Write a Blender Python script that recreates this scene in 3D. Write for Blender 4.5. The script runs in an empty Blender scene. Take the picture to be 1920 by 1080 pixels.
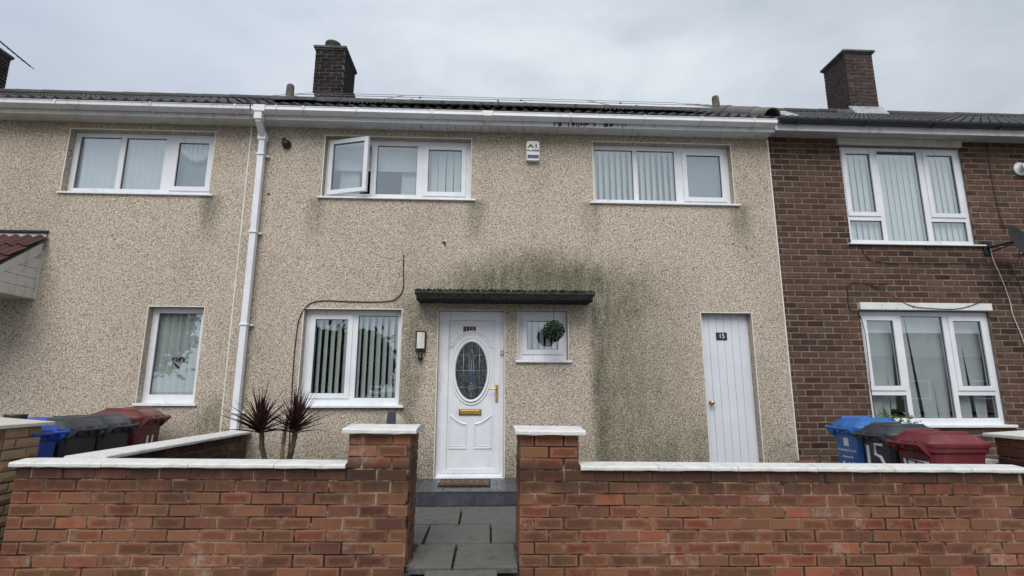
import bpy, math, random
from mathutils import Vector, Matrix, Quaternion
random.seed(7)
S = bpy.context.scene
C = S.collection
R = math.radians

# ------------------------------------------------------------------ camera
cam_d = bpy.data.cameras.new('camera')
cam = bpy.data.objects.new('camera', cam_d); C.objects.link(cam); S.camera = cam
cam_d.sensor_width = 36.0
cam_d.lens = 36.0 * 993.447 / 1920.0
cam_d.clip_start = 0.05; cam_d.clip_end = 2000
YAW, PIT, ROL = 0.0477988, 0.19240742, 0.00208548
_f = Vector((math.sin(YAW) * math.cos(PIT), math.cos(YAW) * math.cos(PIT), math.sin(PIT)))
_r = Vector((math.cos(YAW), -math.sin(YAW), 0)); _u = _r.cross(_f)
_r2 = _r * math.cos(ROL) + _u * math.sin(ROL); _u2 = -_r * math.sin(ROL) + _u * math.cos(ROL)
_m = Matrix((_r2, _u2, -_f)).transposed().to_4x4()
_m.translation = Vector((0, -7.0, 1.23))
cam.matrix_world = _m

# ------------------------------------------------------------------ render / exposure
S.view_settings.view_transform = 'Standard'
S.view_settings.look = 'None'
S.view_settings.exposure = 0.75
S.view_settings.gamma = 1.0
S.view_settings.use_curve_mapping = False
try:
    S.cycles.use_denoising = True
    S.cycles.max_bounces = 8
    S.cycles.transparent_max_bounces = 12
    S.cycles.caustics_reflective = False; S.cycles.caustics_refractive = False
except Exception: pass

# ------------------------------------------------------------------ node helper
class NT:
    def __init__(s, nt): s.nt = nt; s.n = nt.nodes; s.l = nt.links
    def add(s, t, **k):
        n = s.n.new(t)
        for a, v in k.items(): setattr(n, a, v)
        return n
    def put(s, sock, v):
        if isinstance(v, bpy.types.NodeSocket): s.l.new(v, sock)
        elif v is not None:
            if isinstance(v, (tuple, list)) and len(v) == 3 and sock.type == 'RGBA': v = (*v, 1)
            sock.default_value = v
    def m(s, op, a, b=None, c=None, clamp=False):
        n = s.add('ShaderNodeMath', operation=op); n.use_clamp = clamp
        for i, v in enumerate((a, b, c)):
            if v is not None: s.put(n.inputs[i], v)
        return n.outputs[0]
    def sm(s, v, a, b, o0=0.0, o1=1.0, kind='SMOOTHSTEP'):
        n = s.add('ShaderNodeMapRange', interpolation_type=kind)
        for i, x in enumerate((v, a, b, o0, o1)): s.put(n.inputs[i], x)
        return n.outputs[0]
    def mix(s, f, a, b, mode='MIX'):
        n = s.add('ShaderNodeMix', data_type='RGBA', blend_type=mode)
        s.put(n.inputs[0], f); s.put(n.inputs[6], a); s.put(n.inputs[7], b)
        return n.outputs[2]
    def noise(s, vec, scale, detail=3, rough=0.5, dist=0.0):
        n = s.add('ShaderNodeTexNoise')
        if vec is not None: s.l.new(vec, n.inputs['Vector'])
        n.inputs['Scale'].default_value = scale; n.inputs['Detail'].default_value = detail
        n.inputs['Roughness'].default_value = rough; n.inputs['Distortion'].default_value = dist
        return n.outputs[0]
    def ramp(s, f, stops, kind='LINEAR'):
        n = s.add('ShaderNodeValToRGB'); n.color_ramp.interpolation = kind
        e = n.color_ramp.elements
        while len(e) < len(stops): e.new(0.5)
        for i, (p, c) in enumerate(stops):
            e[i].position = p; e[i].color = (*c, 1) if len(c) == 3 else c
        s.put(n.inputs[0], f)
        return n.outputs[0]
    def pos(s): return s.add('ShaderNodeNewGeometry').outputs['Position']
    def xyz(s, v):
        n = s.add('ShaderNodeSeparateXYZ'); s.l.new(v, n.inputs[0]); return n.outputs
    def scl(s, v, sx, sy, sz):
        n = s.add('ShaderNodeVectorMath', operation='MULTIPLY'); s.l.new(v, n.inputs[0]); n.inputs[1].default_value = (sx, sy, sz)
        return n.outputs[0]
    def bump(s, h, dist=0.01, strength=1.0):
        n = s.add('ShaderNodeBump'); s.put(n.inputs['Height'], h)
        n.inputs['Distance'].default_value = dist; n.inputs['Strength'].default_value = strength
        return n.outputs[0]

def newmat(name):
    m = bpy.data.materials.new(name); m.use_nodes = True
    t = NT(m.node_tree); b = t.n.get('Principled BSDF')
    return m, t, b
def setb(t, b, col=None, rough=None, metal=None, normal=None, spec=None, coat=None):
    if col is not None: t.put(b.inputs['Base Color'], col)
    if rough is not None: t.put(b.inputs['Roughness'], rough)
    if metal is not None: t.put(b.inputs['Metallic'], metal)
    if normal is not None: t.put(b.inputs['Normal'], normal)
    if spec is not None: t.put(b.inputs['Specular IOR Level'], spec)
    if coat is not None: t.put(b.inputs['Coat Weight'], coat)
def plain(name, col, rough=0.5, metal=0.0, var=0.08, scale=6.0, dirt=None, bump=0.0, bscale=80.0, spec=0.5):
    """paint / plastic / metal with faint tone variation, optional dirt and fine relief"""
    m, t, b = newmat(name)
    p = t.pos()
    n = t.noise(p, scale, 4, 0.6)
    dark = tuple(max(0, c * (1 - var)) for c in col); light = tuple(min(1, c * (1 + var)) for c in col)
    c = t.mix(t.sm(n, 0.3, 0.7), dark, light)
    if dirt:
        d = t.noise(t.scl(p, 1, 1, 0.35), dirt[1], 6, 0.7)
        c = t.mix(t.m('MULTIPLY', t.sm(d, dirt[2], dirt[2] + 0.22), dirt[3]), c, dirt[0])
    nb = None
    if bump: nb = t.bump(t.noise(p, bscale, 3, 0.6), bump)
    rg = t.sm(t.noise(p, scale * 3, 3), 0.2, 0.8, max(0.02, rough - 0.07), min(1, rough + 0.07))
    setb(t, b, c, rg, metal, nb, spec)
    return m

# ------------------------------------------------------------------ world: overcast sky + weak soft sun
SUN_EL, SUN_AZ = 50.0, 190.0     # azimuth measured from +Y clockwise
w = bpy.data.worlds.new('World'); S.world = w; w.use_nodes = True
T = NT(w.node_tree); bg = T.n.get('Background')
sky = T.add('ShaderNodeTexSky', sky_type='NISHITA'); sky.sun_disc = False
sky.sun_elevation = R(SUN_EL); sky.sun_rotation = R(SUN_AZ); sky.air_density = 1.5; sky.dust_density = 3.0
tc = T.add('ShaderNodeTexCoord').outputs['Generated']
X_, Y_, Z_ = T.xyz(tc)
cl1 = T.noise(T.scl(tc, 1.0, 1.0, 2.2), 2.3, 5, 0.5, 0.35)
cl2 = T.noise(T.scl(tc, 1.0, 1.0, 1.8), 5.5, 4, 0.55, 0.3)
cv = T.m('ADD', T.m('MULTIPLY', cl1, 0.75), T.m('MULTIPLY', cl2, 0.25))
ccol = T.ramp(cv, [(0.34, (4.6, 5.1, 5.75)), (0.47, (5.7, 6.2, 6.85)), (0.56, (6.6, 7.05, 7.6)), (0.66, (7.4, 7.8, 8.25))])
# deck a little brighter overhead than near the horizon, as an overcast sky is
zen = T.sm(Z_, 0.0, 1.0, 0.94, 1.35, 'LINEAR')
# bluer, duller deck towards the west (left of the picture), paler to the middle and right
west = T.sm(X_, -0.75, 0.15, 1.0, 0.0)
ccol = T.mix(T.m('MULTIPLY', west, 0.65), ccol, (4.75, 5.4, 6.6))
zc = T.add('ShaderNodeVectorMath', operation='SCALE'); T.l.new(ccol, zc.inputs[0]); T.l.new(zen, zc.inputs['Scale'])
skc = T.mix(0.94, sky.outputs[0], zc.outputs[0])
T.l.new(skc, bg.inputs['Color']); bg.inputs['Strength'].default_value = 0.0595

sun_d = bpy.data.lights.new('sun', 'SUN'); sun_d.energy = 1.5; sun_d.angle = R(40); sun_d.color = (1.0, 0.965, 0.92)
sun = bpy.data.objects.new('sun', sun_d); C.objects.link(sun)
_sd = Vector((math.sin(R(SUN_AZ)) * math.cos(R(SUN_EL)), math.cos(R(SUN_AZ)) * math.cos(R(SUN_EL)), math.sin(R(SUN_EL))))
sun.rotation_euler = _sd.to_track_quat('Z', 'Y').to_euler()
sun.location = (0, -20, 20)

# ------------------------------------------------------------------ mesh builder
class MB:
    def __init__(s): s.v = []; s.f = []; s.mi = []; s.uv = []
    def add(s, vs, fs, mi=0, uv=None, M=None):
        o = len(s.v)
        for i, q in enumerate(vs):
            q = Vector(q)
            if M is not None: q = M @ q
            s.v.append(q); s.uv.append(uv[i] if uv else (0.5, 0.5))
        for f in fs: s.f.append([o + i for i in f]); s.mi.append(mi)
        return s
    def box(s, x0, x1, y0, y1, z0, z1, mi=0, M=None):
        vs = [(x0,y0,z0),(x1,y0,z0),(x1,y1,z0),(x0,y1,z0),(x0,y0,z1),(x1,y0,z1),(x1,y1,z1),(x0,y1,z1)]
        fs = [(3,2,1,0),(4,5,6,7),(0,1,5,4),(1,2,6,5),(2,3,7,6),(3,0,4,7)]
        return s.add(vs, fs, mi, None, M)
    def prism(s, pts, axis, a, b, mi=0, M=None):
        """pts: 2D outline; axis 'x': (y,z) extruded x a..b ; 'y': (x,z) ; 'z': (x,y)"""
        def P(p, t):
            return {'x': (t, p[0], p[1]), 'y': (p[0], t, p[1]), 'z': (p[0], p[1], t)}[axis]
        n = len(pts)
        vs = [P(p, a) for p in pts] + [P(p, b) for p in pts]
        ar = sum(pts[i][0]*pts[(i+1)%n][1]-pts[(i+1)%n][0]*pts[i][1] for i in range(n))
        fs = [list(range(n)), list(range(2*n-1, n-1, -1))]
        for i in range(n):
            j = (i+1) % n
            fs.append((j, i, i+n, j+n))
        flip = (ar > 0) != (axis == 'y')
        if flip: fs = [list(reversed(f)) for f in fs]
        return s.add(vs, fs, mi, None, M)
    def tube(s, pts, rad, n=8, mi=0, cap=True, M=None):
        pts = [Vector(p) for p in pts]; k = len(pts)
        rads = rad if isinstance(rad, (list, tuple)) else [rad]*k
        vs = []; up = Vector((0.13, 0.21, 1)).normalized(); prev = None
        for i, p in enumerate(pts):
            d = (pts[min(i+1, k-1)] - pts[max(i-1, 0)])
            if d.length < 1e-9: d = Vector((0, 0, 1))
            d.normalize()
            a = prev if prev is not None else up
            a = a - d * a.dot(d)
            if a.length < 1e-4: a = Vector((1, 0, 0)) - d * d.x
            a.normalize(); prev = a; b = d.cross(a)
            for j in range(n):
                t = 2*math.pi*j/n
                vs.append(p + (a*math.cos(t) + b*math.sin(t))*rads[i])
        fs = []
        for i in range(k-1):
            for j in range(n):
                j2 = (j+1) % n
                fs.append((i*n+j, i*n+j2, (i+1)*n+j2, (i+1)*n+j))
        if cap: fs.append(list(range(n-1, -1, -1))); fs.append([(k-1)*n+j for j in range(n)])
        return s.add(vs, fs, mi, None, M)
    def lathe(s, prof, n=24, mi=0, M=None, cap=True):
        vs = []; k = len(prof)
        for r, z in prof:
            for j in range(n):
                t = 2*math.pi*j/n; vs.append((r*math.cos(t), r*math.sin(t), z))
        fs = []
        for i in range(k-1):
            for j in range(n):
                j2 = (j+1) % n; fs.append((i*n+j, i*n+j2, (i+1)*n+j2, (i+1)*n+j))
        if cap:
            fs.append(list(range(n-1, -1, -1))); fs.append([(k-1)*n+j for j in range(n)])
        return s.add(vs, fs, mi, None, M)
    def mesh(s, name, mats, smooth=False):
        me = bpy.data.meshes.new(name)
        me.from_pydata([tuple(v) for v in s.v], [], s.f)
        for m in (mats if isinstance(mats, (list, tuple)) else [mats]): me.materials.append(m)
        me.polygons.foreach_set('material_index', s.mi)
        if smooth: me.polygons.foreach_set('use_smooth', [True]*len(s.f))
        uvl = me.uv_layers.new(name='UVMap')
        for li, lp in enumerate(me.loops): uvl.data[li].uv = s.uv[lp.vertex_index]
        me.update()
        return me
    def build(s, name, mats, parent=None, smooth=False, bevel=0.0, loc=None, auto=None):
        o = bpy.data.objects.new(name, s.mesh(name, mats, smooth)); C.objects.link(o)
        if parent is not None: o.parent = parent
        if loc is not None: o.location = loc
        if bevel:
            b = o.modifiers.new('bevel', 'BEVEL'); b.width = bevel; b.segments = 2; b.limit_method = 'ANGLE'; b.angle_limit = R(40)
        return o

def obj(name, me, parent=None, loc=(0,0,0), rot=None, scale=None):
    o = bpy.data.objects.new(name, me); C.objects.link(o)
    if parent is not None: o.parent = parent
    o.location = loc
    if rot is not None: o.rotation_euler = rot
    if scale is not None: o.scale = scale
    return o
def thing(name, label, cat, loc=(0,0,0), rot=(0,0,0), group=None):
    o = bpy.data.objects.new(name, None); C.objects.link(o); o.location = loc; o.rotation_euler = rot
    o.empty_display_size = 0.1
    return tag(o, label, cat, group)
def tag(o, label, cat, group=None):
    o['label'] = label; o['category'] = cat
    if group: o['group'] = group
    return o
def struct(o): o['kind'] = 'structure'; return o
def stuff(o): o['kind'] = 'stuff'; return o

def text_geo(body, size, depth=0.002, font_scale=(1, 1), bold=0.0):
    cu = bpy.data.curves.new('t', 'FONT'); cu.body = body; cu.size = size; cu.align_x = 'CENTER'; cu.align_y = 'CENTER'
    cu.extrude = depth / 2; cu.offset = size*bold; cu.resolution_u = 3
    o = bpy.data.objects.new('t', cu); C.objects.link(o)
    dg = bpy.context.evaluated_depsgraph_get(); dg.update()
    me = o.evaluated_get(dg).to_mesh()
    vs = [(v.co.x*font_scale[0], v.co.z, v.co.y*font_scale[1]) for v in me.vertices]   # stands upright, facing -Y
    vs = [(x, -y, z) for x, y, z in vs]
    fs = [list(p.vertices) for p in me.polygons]
    o.evaluated_get(dg).to_mesh_clear()
    C.objects.unlink(o); bpy.data.objects.remove(o); bpy.data.curves.remove(cu)
    return vs, fs
def add_text(mb, body, size, x, y, z, mi, depth=0.002, sc=(1, 1), M=None):
    vs, fs = text_geo(body, size, depth, sc, 0.02 if body in ('A1', 'ALARMS') else 0.0)
    T_ = Matrix.Translation((x, y, z))
    if M is not None: T_ = M @ T_
    mb.add(vs, fs, mi, None, T_)

def holed(mb, x0, x1, z0, z1, holes, y0, y1, mi=0):
    """slab in the XZ plane between y0 (front) and y1 with rectangular holes (hx0,hx1,hz0,hz1)"""
    xs = sorted({x0, x1, *[h[0] for h in holes], *[h[1] for h in holes]})
    zs = sorted({z0, z1, *[h[2] for h in holes], *[h[3] for h in holes]})
    xs = [x for x in xs if x0 <= x <= x1]; zs = [z for z in zs if z0 <= z <= z1]
    nx, nz = len(xs), len(zs)
    vs = [(x, y, z) for y in (y0, y1) for z in zs for x in xs]
    I = lambda k, j, i: (k*nz + j)*nx + i
    def solid(i, j):
        if i < 0 or j < 0 or i >= nx-1 or j >= nz-1: return False
        cx, cz = (xs[i]+xs[i+1])/2, (zs[j]+zs[j+1])/2
        return not any(h[0] < cx < h[1] and h[2] < cz < h[3] for h in holes)
    fs = []
    for j in range(nz-1):
        for i in range(nx-1):
            if not solid(i, j): continue
            fs.append((I(0,j,i), I(0,j,i+1), I(0,j+1,i+1), I(0,j+1,i)))
            fs.append((I(1,j,i), I(1,j+1,i), I(1,j+1,i+1), I(1,j,i+1)))
            if not solid(i-1, j): fs.append((I(0,j,i), I(0,j+1,i), I(1,j+1,i), I(1,j,i)))
            if not solid(i+1, j): fs.append((I(0,j,i+1), I(1,j,i+1), I(1,j+1,i+1), I(0,j+1,i+1)))
            if not solid(i, j-1): fs.append((I(0,j,i), I(1,j,i), I(1,j,i+1), I(0,j,i+1)))
            if not solid(i, j+1): fs.append((I(0,j+1,i), I(0,j+1,i+1), I(1,j+1,i+1), I(1,j+1,i)))
    mb.add(vs, fs, mi)
    return mb

# ------------------------------------------------------------------ materials
def pebbledash(name, stained):
    m, t, b = newmat(name)
    p = t.pos(); x, y, z = t.xyz(p)
    n1 = t.noise(p, 70, 2, 0.6, 1.2)
    n2 = t.noise(p, 150, 2, 0.6, 0.3)
    v = t.m('ADD', t.m('MULTIPLY', n1, 0.68), t.m('MULTIPLY', n2, 0.32))
    base = t.ramp(v, [(0.375, (0.070, 0.058, 0.044)), (0.435, (0.240, 0.192, 0.152)), (0.49, (0.49, 0.41, 0.332)), (0.545, (0.70, 0.615, 0.515)), (0.64, (0.86, 0.79, 0.69))])
    hue = t.noise(p, 85, 2)
    base = t.mix(t.sm(hue, 0.55, 0.66, 0, 0.30), base, (0.40, 0.27, 0.17))
    big = t.noise(t.scl(p, 1, 1, 0.5), 0.9, 5, 0.6)
    base = t.mix(t.sm(big, 0.42, 0.66, 0, 0.33), base, t.mix(1.0, base, (0.62, 0.62, 0.56), 'MULTIPLY'))
    wob = t.m('MULTIPLY', t.m('SUBTRACT', t.noise(p, 2.4, 5, 0.65), 0.5), 0.55)
    xw = t.m('ADD', x, wob); zw = t.m('ADD', z, wob)
    streak = t.noise(t.scl(p, 3.4, 1, 0.8), 1.6, 6, 0.7)
    # rain dirt at the foot of the wall; colour darkens towards the eaves
    foot = t.m('MULTIPLY', t.sm(zw, 1.0, 0.15), 0.62)
    eave = t.m('MULTIPLY', t.sm(zw, 4.45, 4.86), 0.35)
    mask = t.m('MAXIMUM', foot, eave)
    def sills(sx, sz, k=0.5):
        a = t.m('ABSOLUTE', t.m('SUBTRACT', x, sx))
        return t.m('MULTIPLY', t.m('MULTIPLY', t.sm(a, 0.22, 0.03), t.m('MULTIPLY', t.sm(z, sz-0.9, sz-0.05), t.sm(z, sz+0.02, sz-0.02))), k)
    if stained:
        # algae halo over and beside the door canopy
        dx = t.m('DIVIDE', t.m('SUBTRACT', xw, 0.80), 1.95); dz = t.m('DIVIDE', t.m('SUBTRACT', zw, 2.42), 0.80)
        d = t.m('SQRT', t.m('ADD', t.m('MULTIPLY', dx, dx), t.m('MULTIPLY', dz, dz)))
        halo = t.m('MULTIPLY', t.sm(d, 1.12, 0.45), t.m('MAXIMUM', t.sm(z, 2.36, 2.46), t.m('MAXIMUM', t.sm(x, 1.33, 1.46), t.sm(x, -0.88, -1.0))))
        rx = t.m('MULTIPLY', t.sm(xw, 3.3, 1.45), t.sm(x, 1.30, 1.46))
        right = t.m('MULTIPLY', rx, t.sm(zw, 3.2, 2.4))
        deep = t.m('MULTIPLY', t.m('MULTIPLY', t.sm(xw, 2.0, 1.42), t.sm(x, 1.33, 1.45)), t.sm(zw, 2.75, 2.3))
        left = t.m('MULTIPLY', t.m('MULTIPLY', t.sm(xw, -1.5, -1.0), t.sm(xw, -0.72, -0.95)), t.m('MULTIPLY', t.sm(z, 2.7, 2.3), 0.62))
        a = t.m('MAXIMUM', t.m('MULTIPLY', halo, 0.95), t.m('MULTIPLY', right, 0.74))
        a = t.m('MAXIMUM', a, t.m('MAXIMUM', t.m('MULTIPLY', deep, 1.0), left))
        # patchy band drifting right along the wall foot
        band = t.m('MULTIPLY', t.m('MULTIPLY', t.sm(xw, 1.3, 1.8), t.sm(xw, 4.4, 2.8)), t.m('MULTIPLY', t.sm(zw, 1.3, 0.4), 0.75))
        a = t.m('MAXIMUM', a, band)
        mask = t.m('MAXIMUM', mask, a)
        for sx, k in ((-2.33, 0.5), (-0.17, 0.6), (1.44, 0.45), (3.56, 0.65), (-1.07, .45)): mask = t.m('MAXIMUM', mask, sills(sx, 3.83 if sx != -1.07 else 1.05, k))
    else:
        for sx, k in ((-3.75, 0.8),): mask = t.m('MAXIMUM', mask, sills(sx, 3.83, k))
        r2 = t.m('MULTIPLY', t.sm(xw, -3.9, -3.45), t.m('MULTIPLY', t.sm(zw, 1.35, 0.8), 0.7))
        mask = t.m('MAXIMUM', mask, r2)
    mask = t.m('MULTIPLY', mask, t.sm(streak, 0.34, 0.60, 0.62, 1.0))
    peb = t.sm(v, 0.44, 0.62, 1.0, 0.60)
    fac = t.m('MULTIPLY', mask, peb, clamp=True)
    alg = t.mix(t.noise(p, 3.0, 3), (0.044, 0.056, 0.022), (0.074, 0.080, 0.040))
    col = t.mix(fac, base, alg)
    h = t.m('ADD', n1, t.m('MULTIPLY', n2, 0.5))
    setb(t, b, col, 0.9, None, t.bump(h, 0.010, 0.8), 0.25)
    return m
def brickmat(name, stops, edge_col, edge_amt, patch_col=None, patch_amt=0.5, dirt_col=(0.03,0.025,0.02), dirt=0.35, world_top=None, core=None):
    m, t, b = newmat(name)
    p = t.pos()
    oi = t.add('ShaderNodeObjectInfo').outputs['Random']; ri = t.add('ShaderNodeNewGeometry').outputs['Random Per Island']
    rnd = t.m('FRACT', t.m('ADD', t.m('MULTIPLY', oi, 7.31), t.m('MULTIPLY', ri, 3.77)))
    reg = t.noise(p, 0.9, 3)
    r2 = t.m('ADD', t.m('MULTIPLY', rnd, 0.72), t.m('MULTIPLY', t.sm(reg, 0.3, 0.7), 0.28))
    col = t.ramp(r2, stops)
    col = t.mix(t.sm(t.noise(p, 14, 4, 0.7), 0.35, 0.7, 0, 0.45), col, t.ramp(t.m('FRACT', t.m('MULTIPLY', rnd, 5.1)), stops))
    fine = t.noise(p, 95, 3, 0.7)
    col = t.mix(t.sm(fine, 0.35, 0.7, 0.0, 0.35), col, t.mix(1.0, col, (1.7, 1.6, 1.5), 'MULTIPLY'))
    uv = t.add('ShaderNodeTexCoord').outputs['UV']
    ux, uy, _ = t.xyz(uv)
    ax = t.m('MULTIPLY', t.m('ABSOLUTE', t.m('SUBTRACT', ux, 0.5)), 2.0); ay = t.m('MULTIPLY', t.m('ABSOLUTE', t.m('SUBTRACT', uy, 0.5)), 2.0)
    if core:
        hd = t.m('ADD', t.m('MAXIMUM', t.m('POWER', ax, 3.0), t.m('POWER', ay, 1.3)), t.m('MULTIPLY', t.m('SUBTRACT', t.noise(p, 12, 5, 0.75), 0.5), 1.9))
        r3 = t.m('FRACT', t.m('MULTIPLY', rnd, 11.7))
        col = t.mix(t.m('MULTIPLY', t.sm(hd, 0.70, 0.30), t.sm(r3, 0.25, 0.6, 0.0, core)), col, t.mix(1.0, col, (0.42, 0.44, 0.46), 'MULTIPLY'))
    e = t.m('MAXIMUM', t.m('POWER', ax, 4.0), t.m('POWER', ay, 2.2))
    e = t.m('ADD', e, t.m('MULTIPLY', t.m('SUBTRACT', t.noise(p, 26, 4, 0.7), 0.5), 0.9))
    e = t.m('MULTIPLY', t.sm(e, 0.35, 0.95), t.sm(rnd, 0.15, 0.45, edge_amt*0.55, edge_amt))
    col = t.mix(e, col, edge_col)
    if patch_col:
        q = t.m('ADD', t.noise(p, 2.3, 5, 0.7), t.m('MULTIPLY', t.m('SUBTRACT', rnd, 0.5), 0.22))
        q = t.m('MULTIPLY', t.sm(q, 0.60, 0.74), t.sm(t.noise(p, 22, 4, 0.75), 0.33, 0.62))
        col = t.mix(t.m('MULTIPLY', q, patch_amt), col, patch_col)
    dn = t.m('ADD', t.noise(p, 1.6, 5, 0.7), t.m('MULTIPLY', t.m('SUBTRACT', rnd, 0.5), 0.15))
    dn = t.sm(dn, 0.50, 0.72, 0, dirt)
    if world_top:     # soot and moss washed off the copings onto the top courses
        x, y, z = t.xyz(p)
        zt = t.m('SUBTRACT', z, t.m('ADD', world_top[0], t.m('MULTIPLY', x, world_top[1])))
        top = t.sm(t.m('ADD', zt, t.m('MULTIPLY', t.m('SUBTRACT', t.noise(t.scl(p, 1, 1, .4), 5, 5, 0.7), 0.5), 0.42)), -0.27, -0.02, 0, 0.80)
        dn = t.m('MAXIMUM', dn, t.m('MULTIPLY', top, t.sm(zt, 0.10, 0.0)))
    col = t.mix(dn, col, dirt_col)
    h = t.m('ADD', t.m('MULTIPLY', t.noise(p, 60, 4, 0.7), 0.5), t.m('MULTIPLY', t.noise(p, 18, 3), 0.5))
    setb(t, b, col, 0.88, None, t.bump(h, 0.006, 0.9), 0.25)
    return m
def mortarmat(name, c1, c2, dark=(0.03,0.022,0.018), amt=0.6):
    m, t, b = newmat(name); p = t.pos()
    c = t.mix(t.sm(t.noise(p, 5, 5, 0.7), 0.38, 0.58), c1, c2)
    c = t.mix(t.sm(t.noise(p, 2.6, 5, 0.75), 0.44, 0.56, 0, amt), c, dark)
    setb(t, b, c, 0.95, None, t.bump(t.noise(p, 120, 3, 0.7), 0.004), 0.2)
    return m
def whitestone(name, col=(0.74,0.74,0.72)):
    m, t, b = newmat(name); p = t.pos()
    g = t.noise(t.scl(p, 1, 1, 1), 9, 6, 0.75)
    c = t.mix(t.sm(g, 0.44, 0.72, 0, 0.6), col, (0.36,0.36,0.33))
    sp = t.sm(t.noise(p, 42, 3, 0.7), 0.68, 0.78, 0, 0.8)
    c = t.mix(sp, c, (0.12,0.12,0.10))
    c = t.mix(t.sm(t.noise(p, 3.2, 4), 0.5, 0.72, 0, 0.22), c, (0.42,0.45,0.35))
    setb(t, b, c, 0.75, None, t.bump(t.m('ADD', t.noise(p, 30, 4, 0.7), g), 0.008, 0.7), 0.3)
    return m

M = {}
M['dash'] = pebbledash('pebbledash_clean', False)
M['dash_stained'] = pebbledash('pebbledash_algae', True)
FT = (0.655, -0.0105)
M['brick'] = brickmat('garden_wall_brick', [(0.0,(0.060,0.030,0.020)),(0.14,(0.115,0.045,0.036)),(0.28,(0.145,0.066,0.038)),(0.48,(0.18,0.085,0.048)),(0.66,(0.205,0.082,0.048)),(0.82,(0.225,0.066,0.040)),(0.92,(0.27,0.098,0.052)),(1.0,(0.11,0.075,0.045))],
                      (0.205,0.125,0.082), 0.55, (0.36,0.27,0.23), 0.6, (0.035,0.022,0.016), 0.5, FT, core=0.62)
M['mortar'] = mortarmat('garden_wall_mortar', (0.34,0.235,0.165), (0.15,0.090,0.058), (0.022,0.014,0.010), 0.95)
M['hbrick'] = brickmat('house_brick', [(0.0,(0.024,0.015,0.013)),(0.25,(0.054,0.029,0.022)),(0.5,(0.080,0.047,0.034)),(0.75,(0.104,0.063,0.043)),(0.90,(0.12,0.050,0.036)),(1.0,(0.15,0.105,0.068))],
                       (0.11,0.062,0.046), 0.4, (0.24,0.14,0.10), 0.35, (0.022,0.015,0.013), 0.3)
M['hmortar'] = mortarmat('house_mortar', (0.25,0.205,0.17), (0.19,0.155,0.13), (0.12,0.095,0.08), 0.35)
M['sbrick'] = brickmat('sandy_rock_face_brick', [(0.0,(0.22,0.13,0.08)),(0.35,(0.31,0.20,0.125)),(0.7,(0.38,0.26,0.165)),(1.0,(0.28,0.15,0.09))],
                       (0.30,0.22,0.15), 0.4, (0.4,0.34,0.26), 0.5, (0.06,0.045,0.03), 0.4)
M['smortar'] = mortarmat('sandy_mortar', (0.26,0.20,0.15), (0.16,0.12,0.085))
M['cbrick'] = brickmat('sooty_chimney_brick', [(0.0,(0.008,0.007,0.008)),(0.6,(0.016,0.013,0.013)),(0.92,(0.026,0.018,0.017)),(1.0,(0.12,0.065,0.045))],
                       (0.03,0.024,0.022), 0.4, (0.13,0.075,0.05), 0.25, (0.008,0.008,0.009), 0.5)
M['cmortar'] = mortarmat('chimney_mortar', (0.12,0.11,0.10), (0.24,0.215,0.20), (0.02,0.019,0.019), 0.55)
M['upvc'] = plain('white_upvc', (0.74,0.76,0.80), 0.30, 0, 0.05, 3, ((0.30,0.30,0.28), 6, 0.54, 0.45))
M['upvc_eaves'] = plain('weathered_white_eaves', (0.62,0.635,0.66), 0.42, 0, 0.06, 3, ((0.16,0.16,0.15), 9, 0.52, 0.55))
M['cream_eaves'] = plain('grubby_cream_eaves', (0.56,0.55,0.52), 0.55, 0, 0.08, 3, ((0.18,0.17,0.14), 8, 0.5, 0.6))
M['grey_eaves'] = plain('grey_painted_soffit', (0.42,0.43,0.43), 0.6, 0, 0.08, 3, ((0.16,0.16,0.15), 6, 0.5, 0.5))
M['bead'] = plain('pvc_bead', (0.66,0.64,0.58), 0.5, 0, 0.1, 5)
M['black_pvc'] = plain('black_gutter', (0.022,0.028,0.04), 0.42, 0, 0.2, 4)
M['whitestone'] = whitestone('painted_coping', (0.64,0.64,0.625))
M['creamstone'] = whitestone('cream_coping', (0.54,0.52,0.46))
M['black'] = plain('black_plastic', (0.012,0.012,0.013), 0.45)
M['dark_metal'] = plain('dark_dish_metal', (0.010,0.011,0.014), 0.75, 0.0, 0.15)
M['brass'] = plain('brass', (0.62,0.44,0.15), 0.28, 1.0)
M['lead'] = plain('lead_flashing', (0.36,0.38,0.40), 0.5, 0.35, 0.2, 7, ((0.14,0.14,0.15), 8, 0.5, 0.7), 0.004, 30)
M['rubber'] = plain('door_gasket', (0.03,0.03,0.03), 0.7)
M['room'] = plain('room_walls', (0.30,0.30,0.30), 0.9)
M['concrete'] = plain('concrete_cap', (0.10,0.10,0.095), 0.9, 0, 0.3, 8, ((0.05,0.055,0.04), 6, 0.45, 0.8), 0.01, 30)
M['clay'] = plain('clay_pot', (0.06,0.055,0.05), 0.85, 0, 0.3, 9, ((0.03,0.03,0.025), 8, 0.4, 0.8), 0.004)
M['ventpipe'] = plain('mossy_render', (0.13,0.115,0.09), 0.9, 0, 0.3, 12, ((0.035,0.04,0.03), 12, 0.45, 0.8), 0.006, 50)
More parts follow.
